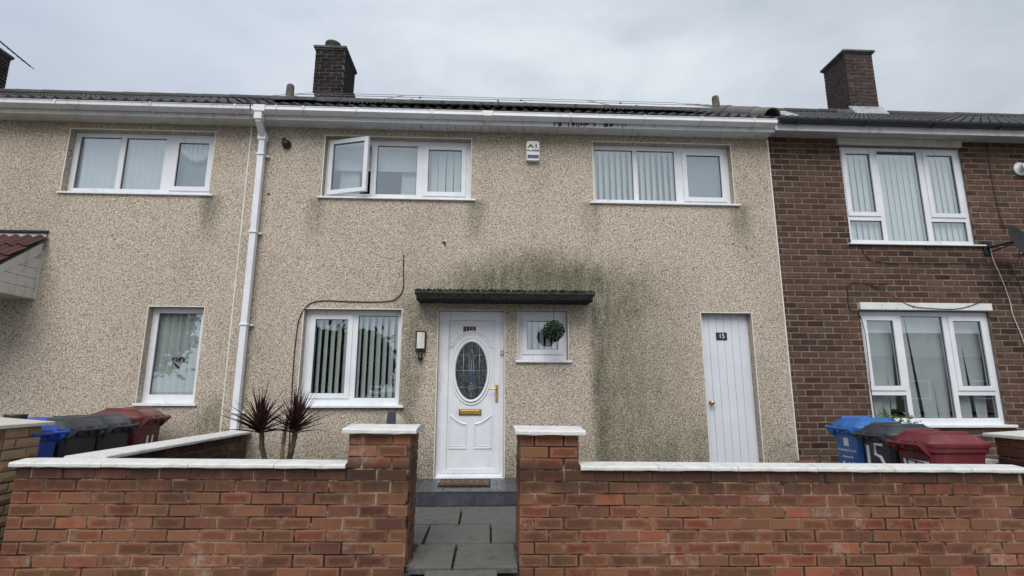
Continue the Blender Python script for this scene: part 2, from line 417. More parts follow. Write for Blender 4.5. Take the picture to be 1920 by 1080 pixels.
def tilemat(name, c1, c2, moss):
    m, t, b = newmat(name); p = t.pos()
    oi = t.add('ShaderNodeObjectInfo').outputs['Random']; ri = t.add('ShaderNodeNewGeometry').outputs['Random Per Island']
    rnd = t.m('FRACT', t.m('ADD', t.m('MULTIPLY', oi, 7.31), t.m('MULTIPLY', ri, 3.77)))
    c = t.mix(t.m('ADD', t.m('MULTIPLY', rnd, 0.6), t.m('MULTIPLY', t.noise(p, 12, 4, .7), 0.4)), c1, c2)
    c = t.mix(t.sm(t.noise(p, 4, 5, 0.7), 0.5, 0.68, 0, 0.6), c, moss)
    setb(t, b, c, 0.72, None, t.bump(t.noise(p, 70, 3, .7), 0.004), 0.4)
    return m
M['tile'] = tilemat('dark_roof_tile', (0.035,0.033,0.035), (0.075,0.07,0.072), (0.06,0.065,0.05))
M['tile_red'] = tilemat('red_brown_roof_tile', (0.055,0.022,0.020), (0.11,0.042,0.036), (0.04,0.03,0.028))
M['tile_hip'] = tilemat('grey_brown_ridge_tile', (0.12,0.11,0.10), (0.18,0.165,0.15), (0.07,0.07,0.055))
def glassmat(name, refl=0.10, tint=(0.80,0.86,0.85)):
    m = bpy.data.materials.new(name); m.use_nodes = True; t = NT(m.node_tree); t.n.clear()
    out = t.add('ShaderNodeOutputMaterial'); tr = t.add('ShaderNodeBsdfTransparent'); gl = t.add('ShaderNodeBsdfGlossy')
    tr.inputs[0].default_value = (*tint, 1); gl.inputs['Roughness'].default_value = 0.01; gl.inputs[0].default_value = (0.93,0.97,1.0,1)
    fr = t.add('ShaderNodeFresnel'); bf = t.add('ShaderNodeNewGeometry').outputs['Backfacing']
    t.put(fr.inputs[0], t.m('ADD', 1.52, t.m('MULTIPLY', bf, 1/1.52-1.52)))     # same reflectance from either side of the thin pane
    f = t.m('ADD', t.m('MULTIPLY', fr.outputs[0], 1.5), refl, clamp=True)
    mx = t.add('ShaderNodeMixShader'); t.l.new(f, mx.inputs[0]); t.l.new(tr.outputs[0], mx.inputs[1]); t.l.new(gl.outputs[0], mx.inputs[2])
    t.l.new(mx.outputs[0], out.inputs[0])
    return m
M['glass'] = glassmat('double_glazing', 0.15, (0.94,0.965,0.965))
M['glass_lamp'] = glassmat('lamp_glass', 0.05, (0.95,0.95,0.93))
M['slat'] = plain('blind_fabric', (0.87,0.91,0.89), 0.85, 0, 0.05, 3, None, 0.001, 300)
M['slat_white'] = plain('white_blind_fabric', (0.84,0.87,0.88), 0.85, 0, 0.05, 3)
M['slat_grey'] = plain('grey_curtain_fabric', (0.83,0.87,0.88), 0.9, 0, 0.08, 3)
M['curtain'] = plain('net_curtain', (0.78,0.80,0.82), 0.9, 0, 0.05, 4)

# ------------------------------------------------------------------ bricks
def brick_geo(L, H, D, seed, rough=0.0):
    r = random.Random(seed); j = lambda a=0.0022: r.uniform(-a, a)
    i = 0.004
    f = [(0,0),(L,0),(L,H),(0,H)]
    inn = [(i,i),(L-i,i),(L-i,H-i),(i,H-i)]
    pr = r.uniform(0, 0.004)
    vs = [(x, D, z) for x, z in f] + [(x+j(), 0.003, z+j()) for x, z in f] + [(x+j(.003), -pr+j(.0015), z+j(.003)) for x, z in inn]
    uv = [(x/L, z/H) for x, z in f]*2 + [(x/L, z/H) for x, z in inn]
    fs = [(1,0,3,2),(8,9,10,11)]
    for k in range(4):
        k2 = (k+1) % 4
        fs.append((k, k2, 4+k2, 4+k)); fs.append((4+k, 4+k2, 8+k2, 8+k))
    if rough:        # rock-faced: pull a ragged centre ridge out
        c = [(L*t_, -rough*r.uniform(.4, 1), H*r.uniform(.35, .65)) for t_ in (0.25, 0.5, 0.75)]
        vs += c; uv += [(x/L, z/H) for x, _, z in c]
        fs.pop(1)
        fs += [(8,9,14,13,12),(9,10,14),(10,11,12,13,14),(11,8,12)]
    return vs, fs, uv
_bc = {}
def brick_mesh(L, H, D, mat, seed, rough=0.0):
    k = (round(L, 3), H, D, mat, seed % 5, rough)
    if k not in _bc:
        vs, fs, uv = brick_geo(L, H, D, hash(str(k)) & 0xffff if False else int(L*1000)*7 + (seed % 5)*131, rough)
        mb = MB(); mb.add(vs, fs, 0, uv); _bc[k] = mb.mesh('brick', M[mat])
    return _bc[k]
class Bricks:
    """collects bricks; the chosen ones become objects, the rest one joined part"""
    def __init__(s, parent, mat, H, D, rough=0.0): s.p = parent; s.mat = mat; s.H = H; s.D = D; s.l = []; s.rough = rough
    def add(s, x, y, z, L, rz=0.0): s.l.append((x, y, z, L, rz))
    def course(s, start, end, y, z, pitch, joint, first, skip=(), rz=0.0, origin=None):
        """bricks from start to end along local x (or the rotated axis), first = length of first brick incl. joint"""
        x = start; L = first
        segs = []
        while x < end - 0.015:
            e = min(x + L, end + joint)
            segs.append((x, e - joint)); x = e; L = pitch
        for a, b in segs:
            cuts = [(a, b)]
            for (s0, s1) in skip:
                nc = []
                for (p, q) in cuts:
                    if q <= s0 or p >= s1: nc.append((p, q)); continue
                    if p < s0: nc.append((p, s0))
                    if q > s1: nc.append((s1, q))
                cuts = nc
            for (p, q) in cuts:
                if q - p < 0.025: continue
                L_ = round(q - p, 2) if q - p > 0.04 else q - p
                L_ = min(L_, q - p)
                s.add(p, y, z, L_, rz)
    def emit(s, keep=None, limit=290, origin=None):
        """keep: function(brick) -> rank (lower = kept first)"""
        idx = list(range(len(s.l)))
        if keep: idx.sort(key=lambda i: keep(s.l[i]))
        solo = set(idx[:limit]); mb = MB(); n = 0
        for i, (x, y, z, L, rz) in enumerate(s.l):
            if i in solo:
                obj('brick', brick_mesh(L, s.H, s.D, s.mat, i*7+3, s.rough), s.p, (x, y, z), (0, 0, rz))
            else:
                vs, fs, uv = brick_geo(L, s.H, s.D, i, s.rough)
                mb.add(vs, fs, 0, uv, Matrix.Translation((x, y, z)) @ Matrix.Rotation(rz, 4, 'Z')); n += 1
        if n: stuff(mb.build('brickwork', M[s.mat], s.p))

def brick_shaft(br, x0, x1, y0, y1, z0, z1, ch, pitch, joint, D):
    """perimeter bricks of a pier or chimney, front (-Y), right (+X), left (-X) faces"""
    n = int(round((z1 - z0) / ch)); 
    for k in range(n):
        z = z1 - (k+1)*ch + joint/2
        even = k % 2 == 0
        half = pitch/2
        br.course(x0, x1, y0, z, pitch, joint, half if even else pitch)
        # right side: runs along +Y, faces +X ; local x -> +Y
        for sgn, xs in ((1, x1), (-1, x0)):
            y = y0 + D + joint; L = (half if even else pitch) 
            segs = []
            while y < y1 - 0.02:
                e = min(y + L, y1 + joint); segs.append((y, e - joint)); y = e; L = pitch
            for a, b in segs:
                if b - a < 0.02: continue
                if sgn > 0: br.add(xs, a, z, round(b-a, 3), math.pi/2)
                else: br.add(xs, b, z, round(b-a, 3), -math.pi/2)

# ------------------------------------------------------------------ ground, road
def grid_sheet(name, x0, x1, y0, y1, zf, mat, nx=2, ny=2):
    mb = MB(); vs = []; fs = []
    for j in range(ny+1):
        for i in range(nx+1):
            x = x0+(x1-x0)*i/nx; y = y0+(y1-y0)*j/ny; vs.append((x, y, zf(x, y)))
    for j in range(ny):
        for i in range(nx):
            a = j*(nx+1)+i; fs.append((a, a+1, a+nx+2, a+nx+1))
    mb.add(vs, fs); return struct(mb.build(name, mat))
M['asphalt'] = plain('asphalt', (0.055,0.055,0.057), 0.85, 0, 0.25, 3, ((0.09,0.09,0.085), 2, 0.5, 0.5), 0.006, 140)
M['pave'] = plain('pavement_concrete', (0.26,0.25,0.235), 0.85, 0, 0.15, 3, ((0.13,0.125,0.11), 3, 0.5, 0.6), 0.004, 90)
M['soil'] = plain('garden_gravel', (0.085,0.075,0.062), 0.95, 0, 0.5, 40, ((0.02,0.022,0.015), 20, 0.45, 0.8), 0.03, 45)
M['field'] = plain('distant_ground', (0.08,0.10,0.05), 0.95, 0, 0.3, 0.3)
SL = -0.0105
grid_sheet('ground', -600, 600, -700, 500, lambda x, y: -0.34, M['field'])
grid_sheet('garden_ground', -12, 13, -2.9, 1.0, lambda x, y: -0.10 + SL*x, M['soil'])
grid_sheet('pavement', -40, 40, -9.4, -2.86, lambda x, y: -0.115 + SL*x*0.6, M['pave'])
grid_sheet('road', -60, 60, -17.5, -9.5, lambda x, y: -0.24 + SL*x*.6, M['asphalt'])
mb = MB()
for i in range(80): mb.box(-40+i, -39.01+i, -9.52, -9.40, -0.33, -0.112 + SL*(-39.5+i)*.6)
struct(mb.build('kerb', M['pave'], bevel=0.012))
grid_sheet('far_pavement', -60, 60, -23, -17.6, lambda x, y: -0.11 + SL*x*.6, M['pave'])

# path of concrete flags
M['flag'] = plain('path_flag', (0.115,0.112,0.105), 0.8, 0, 0.25, 5, ((0.045,0.045,0.040), 5, 0.46, 0.75), 0.004, 90)
path = struct(bpy.data.objects.new('path', None)); C.objects.link(path)
_pb = MB(); _pb.box(-1.05, 0.95, -2.84, -0.88, -0.2, -0.062); _pb.box(-.55, .25, -3.3, -2.8405, -0.2, -0.075); _pb.build('path_bed', M['soil'], path)
def flag(x0, x1, y0, y1, z=0.0):
    g = 0.011; r = random.uniform
    mb = MB(); sh = r(-.006, .006)
    mb.prism([(x0+g+sh, y0+g), (x1-g, y0+g+r(-.003,.003)), (x1-g+r(-.006,.006), y1-g), (x0+g, y1-g+r(-.003,.003))], 'z', -0.05+z, z+r(-.004, .004))
    mb.build('flagstone', M['flag'], path, bevel=0.006)
rows = [(-3.42,-2.915,[-.40,.10,.26]), (-2.905,-2.295,[-.548,-.224,.252]), (-2.285,-1.645,[-1.08,-.51,.057,.63,.95]), (-1.635,-0.875,[-.88,-.24,.36,.95])]
for k, (a, b, xs) in enumerate(rows):
    if k == 0:
        flag(-.42, .10, a, b, -0.01); continue
    for i in range(len(xs)-1): flag(xs[i], xs[i+1], a, b)

gr = MB(); rg = random.Random(9)
def pebble(x, y, z, r):
    j = lambda: rg.uniform(.6, 1.1)*r
    gr.add([(x-j(),y,z),(x,y-j(),z),(x+j(),y,z),(x,y+j(),z),(x,y,z+j()*.8)], [(0,1,4),(1,2,4),(2,3,4),(3,0,4)])
for i in range(1500):
    x = rg.choice([rg.uniform(-.56,-.42), rg.uniform(.10,.26)]) if i % 3 else rg.uniform(-.56,.26)
    y = rg.uniform(-3.2,-2.91) if i % 3 else rg.choice([-2.90,-2.29,-1.64])+rg.gauss(0,.006)
    pebble(x, y, -.075 if i % 3 else -.012, rg.uniform(.003,.012) if i % 3 else rg.uniform(.002,.006))
for i in range(260): pebble(rg.choice([rg.gauss(-.545,.012), rg.gauss(.25,.012)]), rg.uniform(-2.88,-2.4), -.002, rg.uniform(.002,.006))
for i in range(160): pebble(rg.uniform(-.8,.5), -.885+rg.gauss(0,.012), -.001, rg.uniform(.002,.006))
stuff(gr.build('grit', plain('path_grit', (0.13,0.12,0.10), .95, 0, .5, 60), path))
# tiled doorstep
def slatemat():
    m, t, b = newmat('slate_tile'); p = t.pos()
    oi = t.add('ShaderNodeObjectInfo').outputs['Random']
    c = t.mix(oi, (0.028,0.033,0.042), (0.060,0.066,0.078))
    c = t.mix(t.sm(t.noise(p, 9, 5, .7), .45, .7, 0, .6), c, (0.10,0.105,0.11))
    setb(t, b, c, t.sm(t.noise(p, 20, 3), .3, .7, .25, .5), None, t.bump(t.noise(p, 16, 4, .6), 0.006), 0.5)
    return m
M['slate'] = slatemat()
M['grout'] = plain('grout', (0.22,0.22,0.22), 0.9)
step = thing('doorstep', 'dark slate tiled doorstep in front of the white front door', 'doorstep', (-0.15, -0.43, 0))
ox, oy = 0.15, 0.43
mb = MB(); mb.box(-1.05+ox, 0.78+ox, -0.848+oy, -0.002+oy, -0.09, 0.148); mb.build('step_core', M['grout'], step)
xs = [-1.05, -0.76, -0.46, -0.16, 0.14, 0.40, 0.70, 0.78]
mb0 = []
for i in range(len(xs)-1):
    for (a, b) in ((-0.862, -0.50), (-0.50, -0.20), (-0.20, -0.004)):
        mb = MB(); mb.box(xs[i]+.003+ox, xs[i+1]-.003+ox, a+.003+oy, b-.003+oy, 0.149, 0.160); mb.build('slate_tile', M['slate'], step, bevel=0.0015)
xs2 = [-1.05, -0.96, -0.66, -0.50, -0.20, -0.08, 0.06, 0.20, 0.50, 0.78]
for i in range(len(xs2)-1):
    mb = MB(); mb.box(xs2[i]+.003+ox, xs2[i+1]-.003+ox, -0.860+oy, -0.849+oy, 0.002, 0.146); mb.build('slate_tile', M['slate'], step, bevel=0.0015)
mb = MB(); mb.box(-1.05+ox, .78+ox, -0.868+oy, -0.8625+oy, 0.1475, 0.1565); mb.build('edge_trim', plain('steel_trim', (0.5,0.5,0.5), 0.35, 1.0), step)

# ------------------------------------------------------------------ windows
def ring(mb, x0, x1, z0, z1, wd, y0, y1, mi=0):
    holed(mb, x0, x1, z0, z1, [(x0+wd, x1-wd, z0+wd, z1-wd)], y0, y1, mi)
def pane(parent, x0, x1, z0, z1, y, mat='glass'):
    mb = MB(); mb.box(x0-.004, x1+.004, y, y+0.004, z0-.004, z1+.004)
    o = mb.build('pane', M[mat], parent); return o
def window(house, X0, X1, Z0, Z1, Y, lights, frame=0.045, sill=None, lab=None):
    """lights: (x0,x1,z0,z1,kind) ; kind 'f' fixed, 's' sash, 'o' opening left empty. Frame mesh is the part; sashes and panes its pieces"""
    mb = MB()
    holed(mb, X0, X1, Z0, Z1, [(l[0], l[1], l[2], l[3]) for l in lights], Y, Y+0.06)
    # gaskets
    for l in lights:
        if l[4] == 'f': ring(mb, l[0]+.0004, l[1]-.0004, l[2]+.0004, l[3]-.0004, 0.006, Y+0.018, Y+0.03, 1)
    fr = mb.build('window', [M['upvc'], M['rubber']], house, bevel=0.004)
    if lab: fr['label'] = lab
    for l in lights:
        x0, x1, z0, z1, k = l[:5]
        if k == 'f': pane(fr, x0, x1, z0, z1, Y+0.024)
        elif k == 's':
            sw = 0.048; e = 0.016
            mb = MB(); ring(mb, x0-e, x1+e, z0-e, z1+e, sw+e, Y-0.014, Y-0.001)
            ring(mb, x0+.002, x1-.002, z0+.002, z1-.002, sw-.002, Y-.001, Y+.05)
            ring(mb, x0+sw+.0004, x1-sw-.0004, z0+sw+.0004, z1-sw-.0004, 0.005, Y+.004, Y+.02, 1)
            mb.build('sash', [M['upvc'], M['rubber']], fr, bevel=0.004)
            pane(fr, x0+sw, x1-sw, z0+sw, z1-sw, Y+0.012)
    if sill:
        sx0, sx1, sy0, sz0, sz1 = sill
        mb = MB(); mb.prism([(sy0, sz0), (sy0, sz1-.004), (sy0+.006, sz1), (Y-.001, Z0+.004 if Z0 < sz1+.02 else sz1+.012), (Y-.001, sz0)], 'x', sx0, sx1)
        mb.build('sill', M['upvc'], fr, bevel=0.003)
    return fr
def bead(house, x0, x1, z0, z1, w=0.013, left=True, right=True, Y=0.0):
    """thin pvc stop bead round a rendered opening"""
    p = 0.005
    mb = MB()
    mb.box(x0-w, x1+w, Y-p, Y+.02, z1+.0005, z1+w)
    if left: mb.box(x0-w, x0-.0005, Y-p, Y+.02, z0, z1)
    if right: mb.box(x1+.0005, x1+w, Y-p, Y+.02, z0, z1)
    return mb.build('stop_bead', M['bead'], house)

# ------------------------------------------------------------------ houses
H1 = thing('terraced_house', 'pebbledashed terraced house with the white front door and algae stains round its canopy', 'house', (0.375, 0, 0), group='houses in the terrace')
H0 = thing('terraced_house', 'clean beige pebbledashed house on the left with a small red tiled porch roof', 'house', (-7.2, 0, 0), group='houses in the terrace')
H2 = thing('terraced_house', 'dark brown brick terraced house with black gutter on the right', 'house', (7.6, 0, 0), group='houses in the terrace')
for h in (H0, H1, H2): pass
# children are given in world coordinates: offset them with a parent inverse
def inv(o): bpy.context.view_layer.update(); return o.matrix_world.inverted()
def under(house, mark=[0]): pass
XL, XA, XB, XR = -13.0, -3.31, 4.06, 16.0
TOP = 4.92
op1 = [(-2.28,-0.25,3.84,4.74), (1.49,3.50,3.84,4.745), (-2.39,-1.125,1.05,2.285), (-0.635,0.235,0.15,2.285), (0.42,1.08,1.635,2.295), (2.905,3.60,0.0,2.28)]
op0 = [(-5.72,-3.79,3.84,4.75), (-4.37,-3.67,1.075,2.295), (-8.1,-6.24,1.0,2.38)]
op2 = [(5.165,7.04,3.315,4.80), (5.165,7.045,0.80,2.335)]
_built = []
def facade(house, x0, x1, ops, mat, y0=0.0, name='front_wall', z0=-0.3):
    mb = MB(); holed(mb, x0, x1, z0, TOP, ops, y0, 0.27)
    return mb.build(name, mat, house)
start_i = len(C.objects)
def world_children(house, first):
    """re-express freshly made children in the house's frame"""
    off = Vector(house.location)
    for o in list(C.objects)[first:]:
        if o.parent is house: o.location = Vector(o.location) - off

n0 = len(C.objects)
facade(H1, XA, XB, op1, M['dash_stained'])
for (a, b, c, d) in op1: bead(H1, a, b, c, d, left=True)
mb = MB(); mb.box(XA-.006, XA+.012, -.006, .02, .70, 4.84); mb.build('corner_bead', M['bead'], H1)
mb = MB(); mb.box(XB-.004, XB+.014, -.006, .035, -.2, 4.85); mb.build('corner_bead', M['bead'], H1)
# inner rooms
def rooms(house, x0, x1):
    mb = MB()
    for (z0, z1) in ((0.0, 2.52), (2.75, 5.1)):
        Yb = 3.2; Yf = 0.275
        vs = [(x0,Yf,z0),(x1,Yf,z0),(x1,Yb,z0),(x0,Yb,z0),(x0,Yf,z1),(x1,Yf,z1),(x1,Yb,z1),(x0,Yb,z1)]
        mb.add(vs, [(0,1,2,3),(7,6,5,4),(2,1,5,6),(3,2,6,7),(0,3,7,4)])
    mb.build('rooms', M['room'], house)
rooms(H1, XA+.1, XB-.1)
# upper left window, its left sash swung open
wA = window(H1, -2.279, -0.251, 3.841, 4.739, 0.10, [(-2.19,-1.655,3.93,4.66,'o'), (-1.575,-1.015,3.93,4.66,'f'), (-0.90,-0.335,3.93,4.66,'s')], sill=(-2.33,-0.17,-0.035,3.815,3.84), lab='three-light upstairs window with its left sash open')
sw = MB(); ring(sw, 0, 0.60, 0, 0.80, 0.06, -0.035, 0.015); ring(sw, 0.0604, 0.5396, 0.0604, 0.7396, 0.006, -.015, .0, 1)
so = sw.build('sash', [M['upvc'], M['rubber']], wA, bevel=0.004); so.location = (-2.225, 0.088, 3.893); so.rotation_euler = (0, 0, R(-17)); so['label'] = 'sash swung outwards'
pg = MB(); pg.box(0.056, 0.544, -0.010, -0.006, 0.056, 0.744); po = pg.build('pane', M['glass'], wA); po.location = so.location; po.rotation_euler = so.rotation_euler
window(H1, 1.491, 3.499, 3.841, 4.744, 0.10, [(1.535,2.085,3.915,4.675,'f'), (2.155,2.70,3.915,4.675,'f'), (2.83,3.425,3.925,4.665,'s')], sill=(1.42,3.57,-0.035,3.812,3.838), lab='three-light upstairs window with striped blinds')
window(H1, -2.389, -1.126, 1.051, 2.284, 0.10, [(-2.31,-1.79,1.15,2.21,'s'), (-1.705,-1.18,1.14,2.215,'f')], sill=(-2.43,-1.05,-0.05,1.02,1.05), lab='two-light ground floor window left of the front door')
window(H1, 0.421, 1.079, 1.636, 2.294, 0.10, [(0.495,1.01,1.73,2.21,'s')], sill=(0.385,1.125,-0.035,1.60,1.63), lab='small square window beside the front door')

# ---- front door
fd_m = MB(); holed(fd_m, -0.634, 0.234, 0.165, 2.284, [(-0.512, 0.122, 0.25, 2.175)], 0.085, 0.15)
holed(fd_m, -0.575, 0.185, 0.205, 2.232, [(-0.500, 0.110, 0.265, 2.160)], 0.078, 0.085-.0006)
fd = fd_m.build('front_door', M['upvc'], H1, bevel=0.004)
mb = MB(); mb.box(-0.508, 0.118, 0.102, 0.145, 0.254, 2.171); mb.build('door_leaf', M['upvc'], fd)
mb = MB(); mb.box(-0.635, 0.235, -0.02, 0.15, 0.150, 0.164); mb.box(-.62, .225, 0.03, .084, .1645, .185); mb.build('threshold', M['upvc'], fd, bevel=.003)
def ellipse(cx, cz, a, b, n=56, t0=0, t1=2*math.pi): return [(cx+a*math.cos(t0+(t1-t0)*i/n), cz+b*math.sin(t0+(t1-t0)*i/n)) for i in range(n)]
def strip(mb, path2, wd, y0, y1, closed=False, mi=0):
    """raised rounded moulding following a path in the door plane (x,z)"""
    n = len(path2); prof = [(-wd, y1), (-wd*.6, y0+(y1-y0)*.25), (0, y0), (wd*.6, y0+(y1-y0)*.25), (wd, y1)]
    vs = []
    for i in range(n):
        p = Vector(path2[i]); q0 = Vector(path2[(i-1) % n] if closed or i > 0 else path2[0]); q1 = Vector(path2[(i+1) % n] if closed or i < n-1 else path2[-1])
        d = (q1-q0).normalized(); nn = Vector((-d.y, d.x))
        for (o, y) in prof: vs.append((p.x+nn.x*o, y, p.y+nn.y*o))
    k = len(prof); fs = []
    for i in range(n if closed else n-1):
        for j in range(k-1):
            a = i*k+j; b_ = ((i+1) % n)*k+j; fs.append((a, b_, b_+1, a+1))
    mb.add(vs, fs, mi)
OC = (-0.196, 1.495)
mb = MB(); strip(mb, ellipse(*OC, 0.228, 0.395), 0.024, 0.078, 0.102, True); strip(mb, ellipse(*OC, 0.268, 0.437), 0.013, 0.090, 0.102, True); mb.build('oval_moulding', M['upvc'], fd, smooth=True)
arc = [(OC[0]-0.262, 1.80), (OC[0]-0.245, 1.815)] + [(OC[0]+0.262*math.cos(t), 1.805+0.205*math.sin(t)) for t in [math.pi*(1-i/20)*.90+.16 for i in range(21)]] + [(OC[0]+0.262, 1.80)]
arc = [(OC[0]-0.285,1.80)] + [(OC[0]+0.255*math.cos(math.pi-(math.pi)*i/22), 1.80+0.215*math.sin(math.pi*i/22)) for i in range(1,22)] + [(OC[0]+0.285,1.80)]
mb = MB(); strip(mb, arc, 0.013, 0.089, 0.102); strip(mb, [(OC[0]+(x-OC[0])*.90, 1.80+(z-1.80)*.86) for x, z in arc], 0.008, 0.094, 0.102); mb.build('arched_moulding', M['upvc'], fd, smooth=True)
for s in (-1, 1):
    cx = OC[0]
    xo, xi = cx+s*0.272, cx+s*0.052
    cur = [(xo+(xi-xo)*i/10, 0.925-0.115*math.sin(math.pi/2*i/10)) for i in range(11)]
    loop = cur + [(xi, 0.508), (xo, 0.508)]
    mb = MB(); strip(mb, loop, 0.011, 0.089, 0.102, True)
    sh = [(cx+s*0.162+(x-(cx+s*0.162))*.80, 0.70+(z-0.70)*.86) for x, z in loop]
    strip(mb, sh, 0.006, 0.095, 0.102, True); mb.build('panel_moulding', M['upvc'], fd)
def doorglass():
    m, t, b = newmat('dark_textured_glass'); p = t.pos()
    c = t.mix(t.sm(t.noise(t.scl(p, 1, 1, .5), 30, 4, .7), .4, .65), (0.010,0.014,0.016), (0.055,0.075,0.075))
    setb(t, b, c, 0.14, None, t.bump(t.noise(p, 70, 3, .6), 0.004, .6), 0.7); return m
M['doorglass'] = doorglass(); M['came'] = plain('lead_came', (0.42,0.44,0.46), 0.4, 0.5)
M['blueglass'] = plain('blue_bevel_glass', (0.035,0.05,0.085), 0.12)
mb = MB(); e = ellipse(*OC, 0.212, 0.378); mb.prism(e, 'y', 0.094, 0.1015); mb.build('oval_glass', M['doorglass'], fd)
mb = MB()
def cl(a, b):
    mb.tube([(a[0], .092, a[1]), (b[0], .092, b[1])], .0028, 5)
def ext(x): return 0.378*math.sqrt(max(0, 1-((x-OC[0])/0.212)**2))
def exx(z): return 0.212*math.sqrt(max(0, 1-((z-OC[1])/0.378)**2))
for dz in (-.215, 0.0, .205):
    hx = exx(OC[1]+dz)
    if dz == 0.0: cl((OC[0]-hx, OC[1]), (OC[0]+hx, OC[1]))
    else:
        cl((OC[0]-hx, OC[1]+dz), (OC[0]-.065, OC[1]+dz)); cl((OC[0]+.065, OC[1]+dz), (OC[0]+hx, OC[1]+dz))
for dx in (-.105, .105):
    h = ext(OC[0]+dx); cl((OC[0]+dx, OC[1]-h), (OC[0]+dx, OC[1]+h))
for dx in (-.03, 0, .03): cl((OC[0]+dx, OC[1]-.17), (OC[0]+dx, OC[1]+.14))
cl((OC[0], OC[1]-.378), (OC[0], OC[1]-.29))
def curve(pts, r=.003): mb.tube([(OC[0]+x, .091, OC[1]+z) for x, z in pts], r, 5)
for s in (-1, 1):
    curve([(s*.07,.205),(s*.05,.195),(s*.035,.16),(s*.02,.14),(0,.135)])
    curve([(0,.285),(s*.012,.25),(s*.022,.205),(s*.014,.165),(0,.15)])
    curve([(0,-.155),(s*.012,-.17),(s*.02,-.20),(s*.04,-.205),(s*.055,-.225),(s*.045,-.24),(s*.02,-.225),(s*.025,-.26),(0,-.29)])
    curve([(0,-.19),(s*.012,-.215),(s*.012,-.24),(0,-.26)])
mb.build('leading', M['came'], fd, smooth=True)
mb = MB(); mb.box(OC[0]-.028, OC[0]+.028, .0915, .0938, OC[1]-.17, OC[1]+.14); mb.build('blue_strip', M['blueglass'], fd)
mb = MB(); mb.box(-.348, -.058, .088, .102, .925, 1.0, 1); mb.box(-.340, -.066, .083, .0878, .932, .993, 0); mb.box(-.318, -.088, .079, .0828, .942, .983, 0); mb.build('letterbox', [M['brass'], M['black']], fd, bevel=.0015)
mb = MB(); mb.box(.124, .158, .064, .0775, 1.095, 1.315); mb.tube([(.141,.066,1.258),(.141,.028,1.258),(.125,.020,1.258),(.03,.018,1.262)], .009, 10); mb.lathe([(.012,0),(.013,.006),(.0,.007)], 12, 0, Matrix.Translation((.141,.0635,1.16)) @ Matrix.Rotation(R(90),4,'X')); mb.build('door_handle', M['brass'], fd, bevel=.001)
M['maroon_plate'] = plain('maroon_enamel', (0.045,0.012,0.012), 0.3); M['gilt'] = plain('gilt_digit', (0.50,0.32,0.14), 0.5, 0.0)
mb = MB()
for cx, ch in ((-.272,'1'), (-.185,'5')):
    mb.box(cx-.040, cx+.040, .096, .102, 2.005, 2.082, 0); add_text(mb, ch, .078, cx, .0945, 2.043, 1, .003, (1.15, .95))
mb.build('number_tiles', [M['maroon_plate'], M['gilt']], fd)
mb = MB(); mb.box(.185, .222, -.0, .012+.02, 1.715, 1.79); mb.lathe([(.010,0),(.010,.006),(.0,.007)], 12, 1, Matrix.Translation((.203,-.0005,1.745)) @ Matrix.Rotation(R(90),4,'X')); bell = mb.build('doorbell', [M['bead'], M['black']], fd, bevel=.002)
bell.location = (0, .045, 0)

# ---- side store door
M['door_paint'] = plain('pale_door_paint', (0.66,0.69,0.75), 0.5, 0, 0.04, 3, ((0.4,0.42,0.42), 5, .6, .35))
sd_m = MB(); holed(sd_m, 2.906, 3.599, 0.02, 2.279, [(2.935,3.57,0.03,2.255)], 0.115, 0.19); sd = sd_m.build('side_door', M['door_paint'], H1)
nb = 6; wd = 0.63/nb
for i in range(nb):
    mb = MB(); a = 2.9375+i*wd; mb.box(a+.0015, a+wd-.0015, 0.10+random.uniform(0,.0012), 0.125, 0.035, 2.252); mb.build('door_board', M['door_paint'], sd, bevel=.004)
M['slate_blue'] = plain('navy_enamel', (0.02,0.024,0.045), 0.35); M['white_paint'] = plain('white_lettering', (0.8,0.8,0.8), 0.5)
mb = MB(); mb.box(3.135, 3.285, .090, .099, 1.925, 2.025, 0); add_text(mb, '15', .085, 3.21, .0885, 1.974, 1, .003); mb.build('number_plate', [M['slate_blue'], M['white_paint']], sd)
mb = MB(); mb.lathe([(.026,0),(.026,.006),(.012,.008),(.011,.03),(.022,.036),(.031,.05),(.029,.066),(.016,.076),(0.001,.078)], 20, 0, Matrix.Translation((3.00,.099,1.085)) @ Matrix.Rotation(R(90),4,'X')); mb.build('door_knob', M['brass'], sd, smooth=True)

# ---- canopy
def bitumen():
    m, t, b = newmat('black_bitumen_felt'); p = t.pos(); x, y, z = t.xyz(p)
    c = t.mix(t.sm(t.noise(p, 25, 5, .7), .4, .65), (0.008,0.008,0.008), (0.028,0.028,0.026))
    c = t.mix(t.m('MULTIPLY', t.sm(t.noise(p, 60, 4, .7), .45, .6), t.sm(z, 2.40, 2.48)), c, (0.10,0.10,0.085))
    setb(t, b, c, .8, None, t.bump(t.noise(p, 40, 4, .7), .01), .3); return m
M['bitumen'] = bitumen()
mb = MB(); mb.prism([(0.001,2.375),(-.33,2.365),(-.345,2.375),(-.36,2.43),(-.352,2.43),(-.352,2.372),(0.001,2.372)][:4] + [(-.36,2.485),(-.30,2.50),(.001,2.53)], 'x', -.895, 1.36)
mb.box(-.915, 1.385, -.371, -.361, 2.440, 2.490)
mb.box(-.915, -.896, -.36, .0, 2.435, 2.50); mb.box(1.361, 1.385, -.36, .0, 2.435, 2.50)
can = mb.build('door_canopy', M['bitumen'], H1, bevel=.006)
mo = MB()
